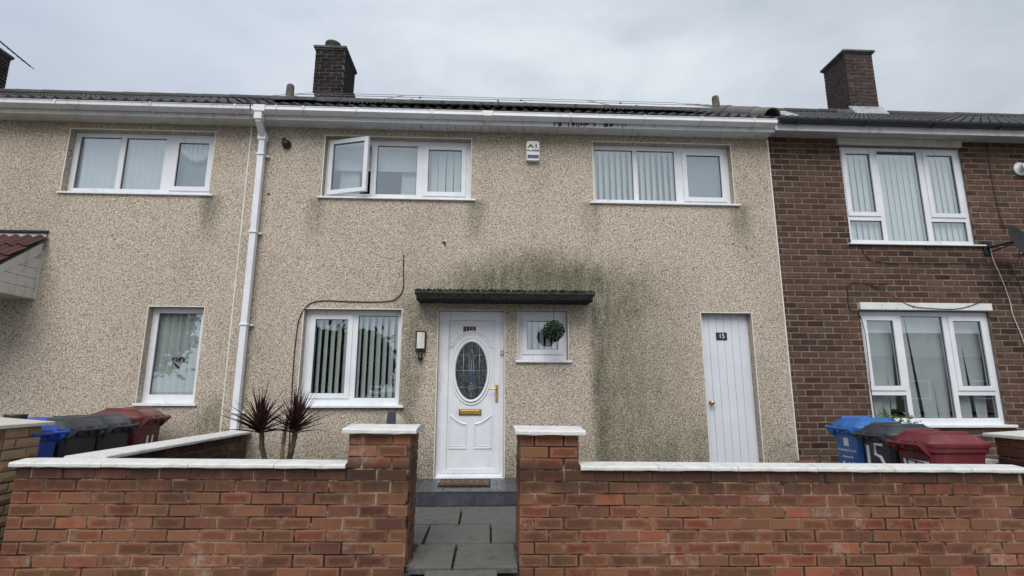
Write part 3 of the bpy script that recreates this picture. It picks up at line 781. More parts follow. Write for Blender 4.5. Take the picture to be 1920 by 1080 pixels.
for i in range(420):
    x = random.uniform(-.9, 1.37); y = random.uniform(-.38, -.02); r = random.uniform(.005, .017)
    if y > -.3 and random.random() < .5: y = -.37+random.uniform(-.012, .03)
    z = 2.492 + max(0, (y+.38))*.09
    if random.random() < .12 and x > -.3: r *= 1.6
    mo.add([(x-r,y-r,z),(x+r,y-r*.6,z),(x+r*.7,y+r,z),(x-r*.8,y+r*.8,z),(x+random.uniform(-r,r)*.4,y,z+r*1.1)], [(0,1,4),(1,2,4),(2,3,4),(3,0,4)])
M['moss'] = plain('dry_moss', (0.030,0.034,0.018), .95, 0, .5, 30)
stuff(mo.build('moss', M['moss'], can))

# ---- eaves of the rendered houses
def eaves(house, x0, x1, white, fz0=4.85, gy=-.33, clips=(), joints=(), plank=None, dz=lambda x: 0.0):
    mat = M['upvc_eaves'] if white else M['cream_eaves']
    mb = MB(); mb.box(x0, x1, -.222, -.205, fz0-.004, fz0+.145); mb.box(x0, x1, -.228, -.2225, fz0-.004, fz0+.012)
    mb.build('fascia_board', mat, house, bevel=.002)
    if plank:
        n = int(round((x1-x0)/plank)); pm = (x1-x0)/n
        me = MB(); me.box(.0025, pm-.0025, -.203, -.0005, 0, .010); me = me.mesh('soffit_board', mat)
        for i in range(n): obj('soffit_board', me, house, (x0+i*pm, 0, fz0+.004))
        mb = MB(); mb.box(x0, x1, -.203, -.0005, fz0+.0155, fz0+.022); mb.build('soffit_backing', M['rubber'], house)
    else:
        L = 2.4; x = x0
        while x < x1-.1:
            e = min(x+L, x1); mb = MB(); mb.box(x+.002, e-.002, -.203, -.0005, fz0+.003, fz0+.015); mb.build('soffit_board', mat, house); x = e
    # square-line gutter: a channel with rolled front lip
    prof = [(-.224,4.985),(-.224,4.915),(-.245,4.905),(gy+.01,4.925),(gy-.006,4.935),(gy-.006,4.948),(gy-.001,4.95),(gy-.001,4.985),(gy-.008,4.987),(gy-.008,4.995),(gy+.008,4.995),(gy+.006,4.94),(-.25,4.918),(-.232,4.922),(-.232,4.985)]
    mb = MB(); mb.prism(prof, 'x', x0+.01, x1-.002); mb.build('gutter', M['upvc'] if white else M['upvc_eaves'], house, bevel=.0015)
    for cx in clips:
        mb = MB(); mb.prism([(gy-.012,4.93),(gy-.012,4.999),(gy-.004,4.999),(gy-.0085,4.93),(-.25,4.902),(-.2235,4.895),(-.2235,4.88),(-.25,4.893)], 'x', cx-.013, cx+.013); mb.build('gutter_bracket', M['upvc_eaves'], house)
    for cx in joints:
        mb = MB(); mb.prism([(gy-.012,4.925),(gy-.012,4.999),(gy+.002,4.999),(gy+.002,4.94),(-.25,4.912),(-.23,4.912),(-.23,4.90),(-.25,4.899)], 'x', cx-.06, cx+.06); mb.box(cx-.075, cx-.062, gy-.016, gy-.009, 4.93, 4.999); mb.box(cx+.062, cx+.075, gy-.016, gy-.009, 4.93, 4.999); mb.build('gutter_union', M['upvc'], house, bevel=.0015)
eaves(H1, -3.20, 4.05, True, clips=(-2.86,-2.5,-1.80,-0.78,1.13,2.16,2.97,3.72), joints=(-0.02,), plank=0.118)
# dark drips down the fascia
mb = MB()
for i in range(46):
    x = random.gauss(1.42, .30); w_ = random.uniform(.003, .011); h_ = random.uniform(.035, .092)
    mb.box(x-w_, x+w_, -.2300, -.2283, 4.935-h_, 4.945)
stuff(mb.build('drip_stain', plain('black_drip_stain', (0.03,0.03,0.028), .8), H1))

# downpipe with swan neck
M['pipe'] = M['upvc']
def square_pipe(pts, w=.038):
    mb = MB(); vs = []; n = len(pts)
    for i, p in enumerate(pts):
        p = Vector(p)
        d = (Vector(pts[min(i+1,n-1)])-Vector(pts[max(i-1,0)])).normalized()
        a = Vector((1,0,0)); a = (a-d*a.dot(d)).normalized(); b = d.cross(a)
        for (s, t) in ((-1,-1),(1,-1),(1,1),(-1,1)): vs.append(p+a*w*s+b*w*t)
    fs = [(3,2,1,0), tuple((n-1)*4+j for j in range(4))]
    for i in range(n-1):
        for j in range(4): fs.append((i*4+j, i*4+(j+1) % 4, i*4+4+(j+1) % 4, i*4+4+j))
    mb.add(vs, fs); return mb
mb = MB(); mb.box(-3.155,-3.005,-.346,-.226,4.905,5.0); mb.box(-3.14,-3.04,-.335,-.235,4.80,4.905)
mb.build('gutter_outlet', M['upvc'], H1, bevel=.005)
square_pipe([(-3.09,-.285,4.85),(-3.09,-.285,4.80),(-3.10,-.10,4.66),(-3.10,-.085,4.60)]).build('swan_neck', M['upvc'], H1, bevel=.006)
square_pipe([(-3.10,-.085,4.62),(-3.10,-.085,.12)], .041).build('downpipe', M['upvc'], H1, bevel=.008)
mb = MB(); mb.box(-3.155,-3.045,-.14,-.03,4.60,4.70); mb.build('pipe_socket', M['upvc'], H1, bevel=.006)
for z in (4.38, 3.28, 2.05, .95):
    mb = MB(); mb.box(-3.185,-3.015,-.050,-.0,z,z+.022); mb.box(-3.154,-3.046,-.139,-.05,z,z+.022); mb.build('pipe_clip', M['upvc'], H1, bevel=.002)

# ---- roofs
EY, EZ, RY, RZ = -.27, 5.035, 3.5, 7.29
def roofz(y, x): return EZ + (y-EY)*(((RZ+0.004*x)-EZ)/(RY-EY))
TW, TG = 0.30, 0.33
def tile_geo(mat_name):
    """double-roll interlocking tile, lower edge at local y=0, x 0..TW, in roof-slope coordinates"""
    n = 12; vs = []; fs = []
    def h(u): return 0.034*max(0.0, math.sin(2*math.pi*(u*2)-.6))**0.8 if math.sin(2*math.pi*(u*2)-.6) > 0 else 0.0
    rows_ = ((0.0, .028, True), (0.0, .040, False), (TG+.02, .012, False))
    for (y, off, low) in rows_:
        for i in range(n+1):
            u = i/n
            vs.append((u*TW, y, (off+h(u)) if not low else off+h(u)-.026))
    for r_ in range(2):
        for i in range(n): a = r_*(n+1)+i; fs.append((a, a+1, a+n+2, a+n+1))
    return vs, fs
_tv, _tf = tile_geo('tile')
def roof(house, x0, x1, mat, solo_rows, skip_solo=None, name='roof'):
    slope = math.atan2(RZ-EZ, RY-EY); L = math.hypot(RZ-EZ, RY-EY); n = int(L/TG)+1
    mb = MB(); me = MB(); me.add(_tv, _tf); me = me.mesh('roof_tile', M[mat], smooth=False)
    rf = MB()
    ym = RY
    rf.add([(x0,EY,EZ-.06),(x1,EY,EZ-.06),(x1,RY,roofz(RY,x1)-.05),(x0,RY,roofz(RY,x0)-.05),(x0,7.3,EZ-.05),(x1,7.3,EZ-.05),
            (x0,.0,EZ-.1),(x1,.0,EZ-.1)], [(0,1,2,3),(3,2,5,4),(0,6,7,1)])
    ro = rf.build(name, M[mat], house)
    cols = int(math.ceil((x1-x0)/TW)); cnt = 0
    for j in range(n):
        for i in range(cols):
            x = x0+i*TW
            if x + TW > x1+.12: continue
            Mx = Matrix.Translation((x, EY, EZ-.035+0.0*x)) @ Matrix.Rotation(math.atan2(roofz(RY,x)-EZ, RY-EY), 4, 'X') @ Matrix.Translation((0, j*TG, random.uniform(0,.003)))
            if j < solo_rows:
                o = obj('roof_tile', me, ro); o.matrix_local = Mx; cnt += 1
            else: mb.add(_tv, _tf, 0, None, Mx)
    stuff(mb.build('roof_tiles', M[mat], ro))
    return ro
r1 = roof(H1, -3.30, 4.02, 'tile', 2)
def half_round(parent, p0, p1, rad, n, mat):
    p0 = Vector(p0); p1 = Vector(p1); d = p1-p0; L = d.length/n; q = d.to_track_quat('Y', 'Z')
    me = MB(); k = 10; vs = []; fs = []
    for (y, r_) in ((0, rad*1.06), (L+.02, rad)):
        for inner in (0, .014):
            for i in range(k+1):
                a = math.pi*i/k; vs.append(((r_-inner)*math.cos(a), y, (r_-inner)*math.sin(a)))
    for i in range(k):
        fs.append((i+1, i, 2*(k+1)+i, 2*(k+1)+i+1)); fs.append((k+1+i, k+1+i+1, 3*(k+1)+i+1, 3*(k+1)+i)); fs.append((i, i+1, k+1+i+1, k+1+i))
    me.add(vs, fs); me = me.mesh('ridge_tile', M[mat])
    for i in range(n):
        o = obj('ridge_tile', me, parent, p0+d*(i/n)); o.rotation_mode = 'QUATERNION'; o.rotation_quaternion = q
        o.location.z += random.uniform(-.004, .004)
half_round(r1, (4.04,-.22,5.09), (4.02,3.45,7.30), .12, 9, 'tile_hip')
half_round(r1, (-3.30,3.5,7.26), (4.0,3.5,7.28), .10, 16, 'tile')
half_round(r1, (-3.02,.1,5.22), (-3.05,3.45,7.24), .09, 8, 'tile')
def vent(x, y, z0, z1, r=.075, tilt=0):
    mb = MB(); mb.tube([(x,y,z0),(x+tilt*.5,y,(z0+z1)/2),(x+tilt,y,z1-.03),(x+tilt,y,z1)], [r*1.25,r*1.05,r,r*.8], 12); mb.lathe([(r*1.6,0),(r*1.5,.05),(r,.09)], 12, 0, Matrix.Translation((x,y,z0+.02))); return mb.build('vent_pipe', M['ventpipe'], r1, smooth=True)
vent(-3.06, .55, 5.38, 5.84, .058, .012); vent(3.62, .55, 5.38, 5.85, .056, -.02)

# chimney stacks
def chimney(parent, x0, x1, y0, y1, zb, zt, mat, mort, cap=.035, capz=.06, pot=None, flash=False):
    ch = MB(); ch.box(x0+.006, x1-.006, y0+.006, y1-.006, zb, zt+.002); c = ch.build('chimney', M[mort], parent)
    br = Bricks(c, mat, .068, .09)
    brick_shaft(br, x0, x1, y0, y1, zb, zt, .083, .232, .013, .09)
    br.emit(limit=290)
    mb = MB(); mb.box(x0-.02, x1+.02, y0-.02, y1+.02, zt+.003, zt+.035); mb.box(x0-cap, x1+cap, y0-cap, y1+cap, zt+.0355, zt+.035+capz); mb.build('chimney_cap', M['concrete'], c, bevel=.008)
    if pot:
        mb = MB(); mb.lathe([(.15,0),(.155,.02),(.145,.05),(.145,.09),(.14,.17),(.16,.20),(.16,.25),(.10,.25),(.095,.05)], 20, 0, Matrix.Translation((*pot, zt+.035+capz-.01))); mb.build('chimney_pot', M['clay'], c, smooth=True)
    return c
chimney(r1, -3.575, -2.985, 2.95, 3.80, 6.6, 8.12, 'cbrick', 'cmortar', .04, .055, pot=(-3.32,3.22))
M['cbrick2'] = brickmat('brown_chimney_brick', [(0.0,(0.035,0.025,0.025)),(0.5,(0.062,0.043,0.040)),(0.9,(0.085,0.058,0.05)),(1.0,(0.16,0.09,0.07))], (0.07,0.055,0.05), 0.4, None, 0, (0.02,0.018,0.018), .4)

# left house
facade(H0, XL, XA-.001, op0, M['dash'])
for (a, b, c, d) in op0: bead(H0, a, b, c, d)
rooms(H0, XL+.1, XA-.1)
window(H0, -5.719, -3.791, 3.841, 4.749, 0.10, [(-5.65,-5.105,3.935,4.685,'f'), (-5.035,-4.50,3.935,4.685,'f'), (-4.36,-3.855,3.935,4.675,'s')], sill=(-5.75,-3.73,-0.03,3.815,3.84), lab='three-light upstairs window with a white lace blind at right')
window(H0, -4.369, -3.671, 1.076, 2.294, 0.10, [(-4.29,-3.745,1.18,2.225,'f')], sill=(-4.40,-3.63,-0.03,1.04,1.07), lab='narrow upright ground floor window with a hanging heart')
window(H0, -8.099, -6.241, 1.001, 2.379, 0.10, [(-7.95,-7.2,1.08,2.30,'f'), (-7.1,-6.31,1.08,2.30,'f')], sill=(-8.1,-6.2,-0.03,.97,1.0))
eaves(H0, XL, -3.205, False, clips=(-10.2,-9.1,-8.0,-6.9,-5.72,-4.50,-3.40))
r0 = roof(H0, XL, -3.32, 'tile', 3)
half_round(r0, (XL,3.5,7.235), (-3.3,3.5,7.26), .11, 18, 'tile')
chimney(r0, -10.95, -10.33, 2.95, 3.80, 6.6, 8.22, 'cbrick', 'cmortar', .04, .055)
# porch roof at the far left
pr = MB(); pr.prism([(0.0,2.375),(-.86,2.375),(-.86,2.45),(-.80,2.47),(0.0,3.10)], 'x', -8.6, -5.83); porch = pr.build('porch_roof', M['cream_eaves'], H0)
rb = math.atan2(3.14-2.44, .88)
mb = MB(); mb.prism([(-.02,3.13),(-.93,2.405),(-.93,2.365),(-.87,2.365),(-.02,2.98)], 'x', -5.829, -5.80); mb.build('barge_board', M['cream_eaves'], porch, bevel=.003)
for (a, b) in ((2.38,2.505),(2.51,2.635),(2.64,2.765),(2.77,2.90)):
    y_at = lambda z: -.02-(2.98-z)/(2.98-2.365)*.85
    mb = MB(); mb.prism([(-.012,a),(-.012,b),(max(-.84, y_at(b))+.0,b),(max(-.84, y_at(a))+.0,a)], 'x', -5.829, -5.812); mb.build('cladding_board', M['cream_eaves'], porch, bevel=.002)
mb = MB(); mb.box(-5.829,-5.790,-.018,-.001,2.375,3.02); mb.build('edge_trim', M['cream_eaves'], porch)
pm = MB(); pm.add(_tv, _tf); pm = pm.mesh('roof_tile', M['tile_red'])
for j in range(4):
    for i in range(10):
        o = obj('roof_tile', pm, porch)
        o.matrix_local = Matrix.Translation((-8.76+i*TW, -.96, 2.44)) @ Matrix.Rotation(rb, 4, 'X') @ Matrix.Translation((0, j*.29, 0)) 
mb = MB(); mb.add([(-8.6,-.005,3.26),(-5.79,-.005,3.26),(-5.79,-.02,3.20),(-8.6,-.02,3.20),(-5.79,-.16,3.105),(-8.6,-.16,3.105)], [(3,2,1,0),(5,4,2,3)]); mb.add([(-8.6,-.16,3.09),(-5.79,-.16,3.09)], []); mb.build('lead_flashing', M['lead'], porch)
mb = MB(); mb.box(-8.6,-5.775,-.03,-.0,3.262,3.29); mb.build('flashing_trim', M['black'], porch)
mb = MB(); mb.tube([(-8.6,-.98,2.43),(-5.86,-.98,2.43)], .045, 10); mb.build('porch_gutter', M['black_pvc'], porch, smooth=True)

# ---- right brick house
mb = MB(); holed(mb, XB+.02, XR, -.3, TOP+.05, op2, .0395, .27); mb.build('front_wall', M['hmortar'], H2)
br = Bricks(H2, 'hbrick', .068, .03)
CH = .0848
k = 0; z = TOP - .005
while z > -.2:
    z -= CH
    skip = []
    for (a, b, c, d) in op2:
        if z+.07 > c and z < d: skip.append((a, b))
    br.course(XB+.022, XR-.3, .036, z, .241, .015, (.20 if k % 2 else .08), skip)
    k += 1
def rank(b):
    x, y, z, L, rz = b
    if x > 7.7 or z < .75 or z > 4.8: return 1e3
    return math.dist((x, z), (4.0, 2.2))
br.emit(keep=rank, limit=292)
rooms(H2, XB+.1, XR-.1)
window(H2, 5.166, 7.039, 3.316, 4.799, 0.085, [(5.225,5.685,3.745,4.745,'s'), (5.225,5.70,3.375,3.665,'f'), (5.765,6.375,3.37,4.75,'f'), (6.475,6.965,3.745,4.745,'s'), (6.45,6.975,3.375,3.665,'f')], sill=(5.12,7.14,-0.005,3.285,3.305), lab='upstairs window with closed pale blinds')
window(H2, 5.166, 7.044, 0.801, 2.334, 0.085, [(5.225,5.70,1.265,2.255,'s'), (5.225,5.715,.885,1.185,'f'), (5.78,6.38,.885,2.27,'f'), (6.475,6.975,1.265,2.255,'s'), (6.45,6.98,.885,1.185,'f')], sill=(5.09,7.14,-0.005,.765,.80), lab='downstairs window with sagging uneven blinds')
M['peel'] = plain('peeling_white_paint', (0.70,0.70,0.69), .6, 0, .05, 5, ((0.06,0.05,0.045), 20, .555, .95))
mb = MB(); mb.box(5.14,7.04,-.03,.044,2.345,2.445); mb.build('timber_lintel', M['peel'], H2, bevel=.004)
mb = MB(); mb.box(5.13,7.03,.0,.044,4.812,4.905); mb.box(5.12,7.04,-.012,-.0005,4.868,4.905); mb.build('window_head_board', M['cream_eaves'], H2, bevel=.004)
# eaves
mb = MB(); mb.box(XB+.0, XR, -.24, -.222, 4.875, 5.03); mb.build('fascia_board', M['upvc_eaves'], H2)
x = XB+.02
while x < XR:
    e = min(x+2.4, XR); mb = MB(); mb.box(x+.003, e-.003, -.2215, .034, 4.908, 4.918); mb.build('soffit_board', M['grey_eaves'], H2); x = e
pts = [(-.30+.058*math.cos(a), 5.02-.058*math.sin(a)) for a in [math.pi*i/10 for i in range(11)]]
pts = pts + [(-.30-.050*math.cos(a), 5.02-.050*math.sin(a)) for a in [math.pi*i/10 for i in range(11)]]
mb = MB(); mb.prism(pts, 'x', XB+.02, XR); mb.build('gutter', M['black_pvc'], H2, smooth=False)
for cx in (4.35,5.35,6.35,7.35,8.3,9.3):
    mb = MB(); pp = [(-.30+.063*math.cos(a), 5.02-.066*math.sin(a)) for a in [math.pi*i/10 for i in range(11)]]
    mb.prism(pp + [(-.30-.059*math.cos(a), 5.02-.059*math.sin(a)) for a in [math.pi*i/10 for i in range(11)]], 'x', cx-.02, cx+.02); mb.box(cx-.02, cx+.02, -.312, -.288, 4.935, 4.955); mb.build('gutter_bracket', M['black_pvc'], H2)
r2 = roof(H2, 4.16, XR, 'tile', 4)
half_round(r2, (4.16,3.5,7.29), (XR,3.5,7.33), .11, 15, 'tile')
c2 = chimney(r2, 7.70, 8.32, 2.98, 3.70, 6.6, 8.45, 'cbrick2', 'cmortar', .05, .05)
# stepped flashing on the stack's left cheek and an apron in front
for i in range(6):
    y = 3.02+i*.11; mb = MB(); zz = roofz(y, 7.7); mb.prism([(y,zz-.02),(y+.115,zz+.03),(y+.115,zz+.20),(y,zz+.10)], 'x', 7.688, 7.697); mb.build('step_flashing', M['lead'], c2)
mb = MB(); mb.prism([(2.80,roofz(2.80,8)+.045),(2.80,roofz(2.80,8)+.06),(2.972,roofz(2.98,8)+.20),(2.976,roofz(2.98,8)+.04)], 'x', 7.64, 8.38); mb.build('apron_flashing', M['lead'], c2)
mb = MB(); mb.prism([(.35,roofz(.35,5)+.03),(.75,roofz(.75,5)+.05),(.75,roofz(.75,5)+.10),(.42,roofz(.35,5)+.09)], 'x', 4.60, 4.86); mb.build('roof_vent', M['lead'], r2, bevel=.02)
# wall cables on the brick
def sag(pts, n=6):
    out = []
    P_ = [Vector(p) for p in pts]; P_ = [P_[0]*2-P_[1]] + P_ + [P_[-1]*2-P_[-2]]
    for i in range(1, len(P_)-2):
        for k in range(n):
            t = k/n; a, b, c, d = P_[i-1], P_[i], P_[i+1], P_[i+2]
            out.append(.5*((2*b)+(-a+c)*t+(2*a-5*b+4*c-d)*t*t+(-a+3*b-3*c+d)*t*t*t))
    out.append(P_[-2]); return out
def cable(house, pts, r=.006, mat='black', label=None):
    mb = MB(); mb.tube(sag(pts), r, 6); o = mb.build('cable', M[mat], house, smooth=True)
    if label: o['label'] = label
    return o
cable(H2, [(5.30,.02,3.25),(5.35,.02,3.12),(5.55,.02,3.03),(6.54,.02,3.03),(7.65,.02,3.04),(9,.02,3.05)], .005)
cable(H2, [(5.60,.02,2.72),(5.30,.02,2.72),(5.05,.02,2.71),(5.01,.02,2.5),(5.02,.015,2.34),(5.13,.02,2.30),(5.2,.03,2.0),(5.185,.03,1.2),(5.2,.03,.86)], .005)
cable(H2, [(5.30,.02,2.72),(5.45,.015,2.66),(5.81,-.035,2.42),(6.12,-.036,2.37),(6.55,-.036,2.37),(6.95,-.036,2.50),(7.3,.01,2.69),(7.55,.01,2.98),(7.62,.01,3.2)], .005)
cable(H2, [(7.44,.01,4.89),(7.42,.015,4.3),(7.44,.015,3.8),(7.48,.015,3.5)], .005)
cable(H2, [(7.19,0.0,3.26),(7.22,.01,3.05),(7.28,.01,2.85),(7.35,.01,2.5),(7.36,.01,2.3),(7.45,.01,1.9),(7.5,.01,1.3),(7.52,.01,.3)], .006, 'bead', 'pale loose cable')
cable(H2, [(7.42,.01,3.1),(7.55,.015,2.7),(7.6,.015,2.2),(7.62,.015,1.5),(7.62,.01,.3)], .006)
cable(H2, [(7.5,-.1,3.2),(7.62,.0,3.0),(7.66,.015,2.5),(7.7,.015,1.6),(7.72,.01,.3)], .006)
mb = MB(); mb.lathe([(.105,0),(.105,.012),(.085,.02),(.055,.022),(.055,.09),(.062,.092),(.062,.11),(.03,.115)], 24, 0, Matrix.Translation((7.90,.03,4.49)) @ Matrix.Rotation(R(90),4,'X')); mb.build('flue_vent', M['upvc'], H2, smooth=True)
# black cable on the rendered house
cable(H1, [(-1.13,-.004,3.01),(-1.125,-.006,2.85),(-1.115,-.008,2.60),(-1.17,-.008,2.46),(-1.32,-.008,2.395),(-1.75,-.008,2.385),(-2.15,-.008,2.395),(-2.34,-.008,2.34),(-2.445,-.008,2.15),(-2.47,-.008,1.8),(-2.47,-.008,1.45),(-2.46,-.01,1.1),(-2.44,-.02,.4)], .007)
for (x, z, r_) in ((-.59,3.215,.022),(-.575,3.18,.012),(-1.13,3.02,.014),(-2.99,3.86,.016),(3.43,3.26,.012)):
    mb = MB(); mb.lathe([(r_,0),(r_*.9,.008),(r_*.3,.012)], 10, 0, Matrix.Translation((x,.001,z)) @ Matrix.Rotation(R(90),4,'X')); mb.build('wall_plug', M['black'], H1)

# ------------------------------------------------------------------ solar array
sol = thing('solar_array', 'framed solar panels laid across the roof of the rendered house with algae stains', 'solar panels', (0.15, -.1, 5.17))
def solarmat():
    m, t, b = newmat('solar_cells'); p = t.pos()
    setb(t, b, (0.010,0.014,0.03), 0.10, 0, t.bump(t.noise(p, 5, 2), .002), 1.0, 1.0); return m
M['cells'] = solarmat(); M['alu'] = plain('panel_aluminium', (0.42,0.43,0.43), 0.42, 0.8, .15, 6, ((0.05,0.055,0.03), 14, .5, .85))
sa = math.atan(.635)
base = Matrix.Translation((-3.22, 0, .055)) @ Matrix.Rotation(sa, 4, 'X')
for r_ in range(2):
    for c_ in range(4):
        W, Hh_ = 1.59, .99; x0 = c_*1.605+.0; y0 = r_*1.005
        Mx = base @ Matrix.Translation((x0, y0, .0))
        mb = MB(); 
        vs = []
        mb.box(0, W, 0, .014, 0, .042); mb.box(0, W, Hh_-.014, Hh_, 0, .042); mb.box(0, .014, .0145, Hh_-.0145, 0, .042); mb.box(W-.014, W, .0145, Hh_-.0145, 0, .042)
        f = mb.build('solar_panel', M['alu'], sol); f.matrix_local = Mx
        mb = MB(); mb.box(.0145, W-.0145, .0145, Hh_-.0145, .030, .038); g = mb.build('cell_glass', M['cells'], f)
        mb = MB(); mb.box(.35, .39, -.012, .03, .0425, .050); mb.box(.35, .39, -.012, -.0005, .0, .0425); mb.build('clamp', M['alu'], f)

# TV aerial on the far left chimney
ae = thing('tv_aerial', 'old television aerial hanging off the chimney at the far left edge', 'aerial', (-10.35, 3.3, 7.9))
mb = MB(); mb.tube([(-.35,0,.87),(.91,0,-.13)], .014, 6); mb.tube([(-.35,0,.75),(-.15,.25,.35)], .016, 6); mb.build('boom', M['dark_metal'], ae)
for i in range(12):
    t_ = i/11; x = -.30+t_*1.15; z = .83-t_*.915
    mb = MB(); mb.tube([(x,-.16,z),(x,.16,z)], .008, 5); mb.build('element', M['dark_metal'], ae)

# ------------------------------------------------------------------ garden walls
GW_D, CHW, PW, JW = .225, .0843, .2235, .0085
def coping(parent, x0, x1, y0, y1, z, th=.042, mat='whitestone', name='coping_stone', slope=.01):
    r_ = random.uniform; mb = MB(); g = .0025
    ym = (y0+y1)/2
    n = max(2, int((x1-x0)/.07)); prof_n = 6
    vs = []; fs = []
    for i in range(n+1):
        x = x0+g+(x1-x0-2*g)*i/n; j = lambda a: r_(-a, a)
        vs += [(x, y0+.004, z+.002+j(.0022)), (x, y0+j(.0012), z+.008), (x, y0+j(.0012), z+th-.012+j(.001)), (x, y0+.010, z+th-.003), (x, ym, z+th+slope+j(.001)), (x, y1-.01, z+th-.003), (x, y1, z+th-.012), (x, y1, z+.002)]
    k = 8
    for i in range(n):
        for j_ in range(k): a = i*k+j_; b = i*k+(j_+1) % k; fs.append((a, a+k, b+k, b))
    fs.append(list(range(k))); fs.append([n*k+j_ for j_ in range(k-1, -1, -1)])
    mb.add(vs, fs); return mb.build(name, M[mat], parent)
def garden_wall(name, label, x0, x1, piers, joints, mat='brick', mort='mortar', rows=10, phase=0):
    """wall front at Y=-2.85, sloping with the ground; local frame at its left end"""
    zt = FT[0]+FT[1]*x0
    g = thing(name, label, 'garden wall', (x0, -2.85, zt), (0, math.atan(-FT[1]), 0), group='front garden walls')
    W = x1-x0
    mb = MB()
    wall_a, wall_b = 0, W
    mb.box(.008, W-.008, .0035, GW_D-.004, -rows*CHW-.1, -.002)
    for (pa, pb) in piers: mb.box(pa-x0+.007, pb-x0-.007, .0030, .45-.007, -rows*CHW-.1, 3*CHW-.002)
    mb.build('mortar_core', M[mort], g)
    br = Bricks(g, mat, CHW-JW, .10)
    for r_ in range(rows):
        z = -(r_+1)*CHW+JW/2
        br.course(0, W, 0.0, z, PW, JW, (PW/2 if (r_+phase) % 2 == 0 else PW)+random.uniform(-.006,.006))
    for (pa, pb) in piers:
        for r_ in range(3):
            z = (3-r_-1)*CHW+JW/2
            br.course(pa-x0, pb-x0, 0.0, z, PW, JW, PW/2 if r_ % 2 == 0 else PW)
        # exposed cheeks of the gate pier
        for r_ in range(rows+3):
            z = (3-r_-1)*CHW+JW/2
            for (a, b) in (((.1+JW, .323), (.332, .45)) if r_ % 2 == 0 else ((.1+JW, .21), (.22, .45))):
                if abs(pb-x1) < .01 or r_ < 3: br.add(pb-x0, a, z, round(b-a, 3), math.pi/2)
                if abs(pa-x0) < .01 or r_ < 3: br.add(pa-x0, b, z, round(b-a, 3), -math.pi/2)
    br.emit(keep=lambda b: b[4] != 0, limit=296)
    cs = [j - x0 for j in joints]
    for a, b in zip(cs[:-1], cs[1:]): coping(g, a, b, -.032, GW_D+.035, 0.0, .036)
    for (pa, pb) in piers: coping(g, pa-x0-.045, pb-x0+.045, -.05, .50, 3*CHW, .040, name='pier_cap', slope=.016)
    return g
gwL = garden_wall('garden_wall', 'left front garden wall of red brown brick ending in the gate pier nearest the spiky plants', -3.365, -.56, [(-1.02,-.56)],
            [-3.40,-2.76,-2.15,-1.54,-1.025], rows=10, phase=0)
gwR = garden_wall('garden_wall', 'right front garden wall of red brown brick starting at the gate pier under the hanging topiary ball', .262, 4.20, [(.262,.712)],
            [.715,1.31,1.92,2.54,3.15,3.77,4.25], rows=10, phase=0)
# neighbours' piers and walls
def pier_wall(label, xa, xb, pier, y0, zt, wx0, wx1, wz, mat, mort, capmat, rough=0.0):
    g = thing('brick_pier', label, 'pier', ((pier[0]+pier[1])/2, y0, -.1), group='neighbours boundary piers')
    ox_ = (pier[0]+pier[1])/2; w2 = (pier[1]-pier[0])/2; h = zt+.1
    mb = MB(); mb.box(-w2+.008, w2-.008, .008, .44, -.1, h-.002)
    if wx1 > wx0: mb.box(wx0-ox_, wx1-ox_, .010, .21, -.1, wz+.1)
    mb.build('mortar_core', M[mort], g)
    br = Bricks(g, mat, CHW-.010, .10, rough); n = int((h+.1)/CHW)
    for r_ in range(n):
        z = h-(r_+1)*CHW+.005
        br.course(-w2, w2, 0, z, PW, .010, PW/2 if r_ % 2 else PW)
        for (a, b) in (((.11, .323), (.333, .45)) if r_ % 2 == 0 else ((.11, .21), (.22, .45))):
            br.add(w2, a, z, round(b-a, 3), math.pi/2); br.add(-w2, b, z, round(b-a, 3), -math.pi/2)
    if wx1 > wx0:
        r_ = 0; z = wz+.1-CHW+.005
        while z > -.15:
            br.course(wx0-ox_, wx1-ox_, 0.003, z, PW, .010, PW/2 if r_ % 2 else PW); z -= CHW; r_ += 1
        x = wx0
        while x < wx1-.05: e = min(x+.6, wx1); coping(g, x-ox_, e-ox_, -.03, .245, wz+.1, .036, capmat); x = e
    br.emit(limit=290)
    # shallow pyramid cap
    c = w2+.06; mb = MB()
    mb.add([(-c,-.06,h+.0005),(c,-.06,h+.0005),(c,.51,h+.0005),(-c,.51,h+.0005),(-c,-.06,h+.030),(c,-.06,h+.030),(c,.51,h+.030),(-c,.51,h+.030),(0,.225,h+.085)],
           [(3,2,1,0),(0,1,5,4),(1,2,6,5),(2,3,7,6),(3,0,4,7),(4,5,8),(5,6,8),(6,7,8),(7,4,8)]); mb.build('pier_cap', M[capmat], g, bevel=.005)
    return g
pier_wall('sandy rock-faced brick pier with a cream cap beside the blue bin at the left edge', -9, -3.5, (-4.23,-3.77), -2.61, .935, -9.0, -4.235, .66, 'sbrick', 'smortar', 'creamstone', .012)
pier_wall('orange brick pier with a white pyramid cap behind the maroon bins at the right edge', 4.3, 9, (4.70,5.16), -2.60, .825, 5.165, 9.5, .56, 'brick', 'mortar', 'whitestone')

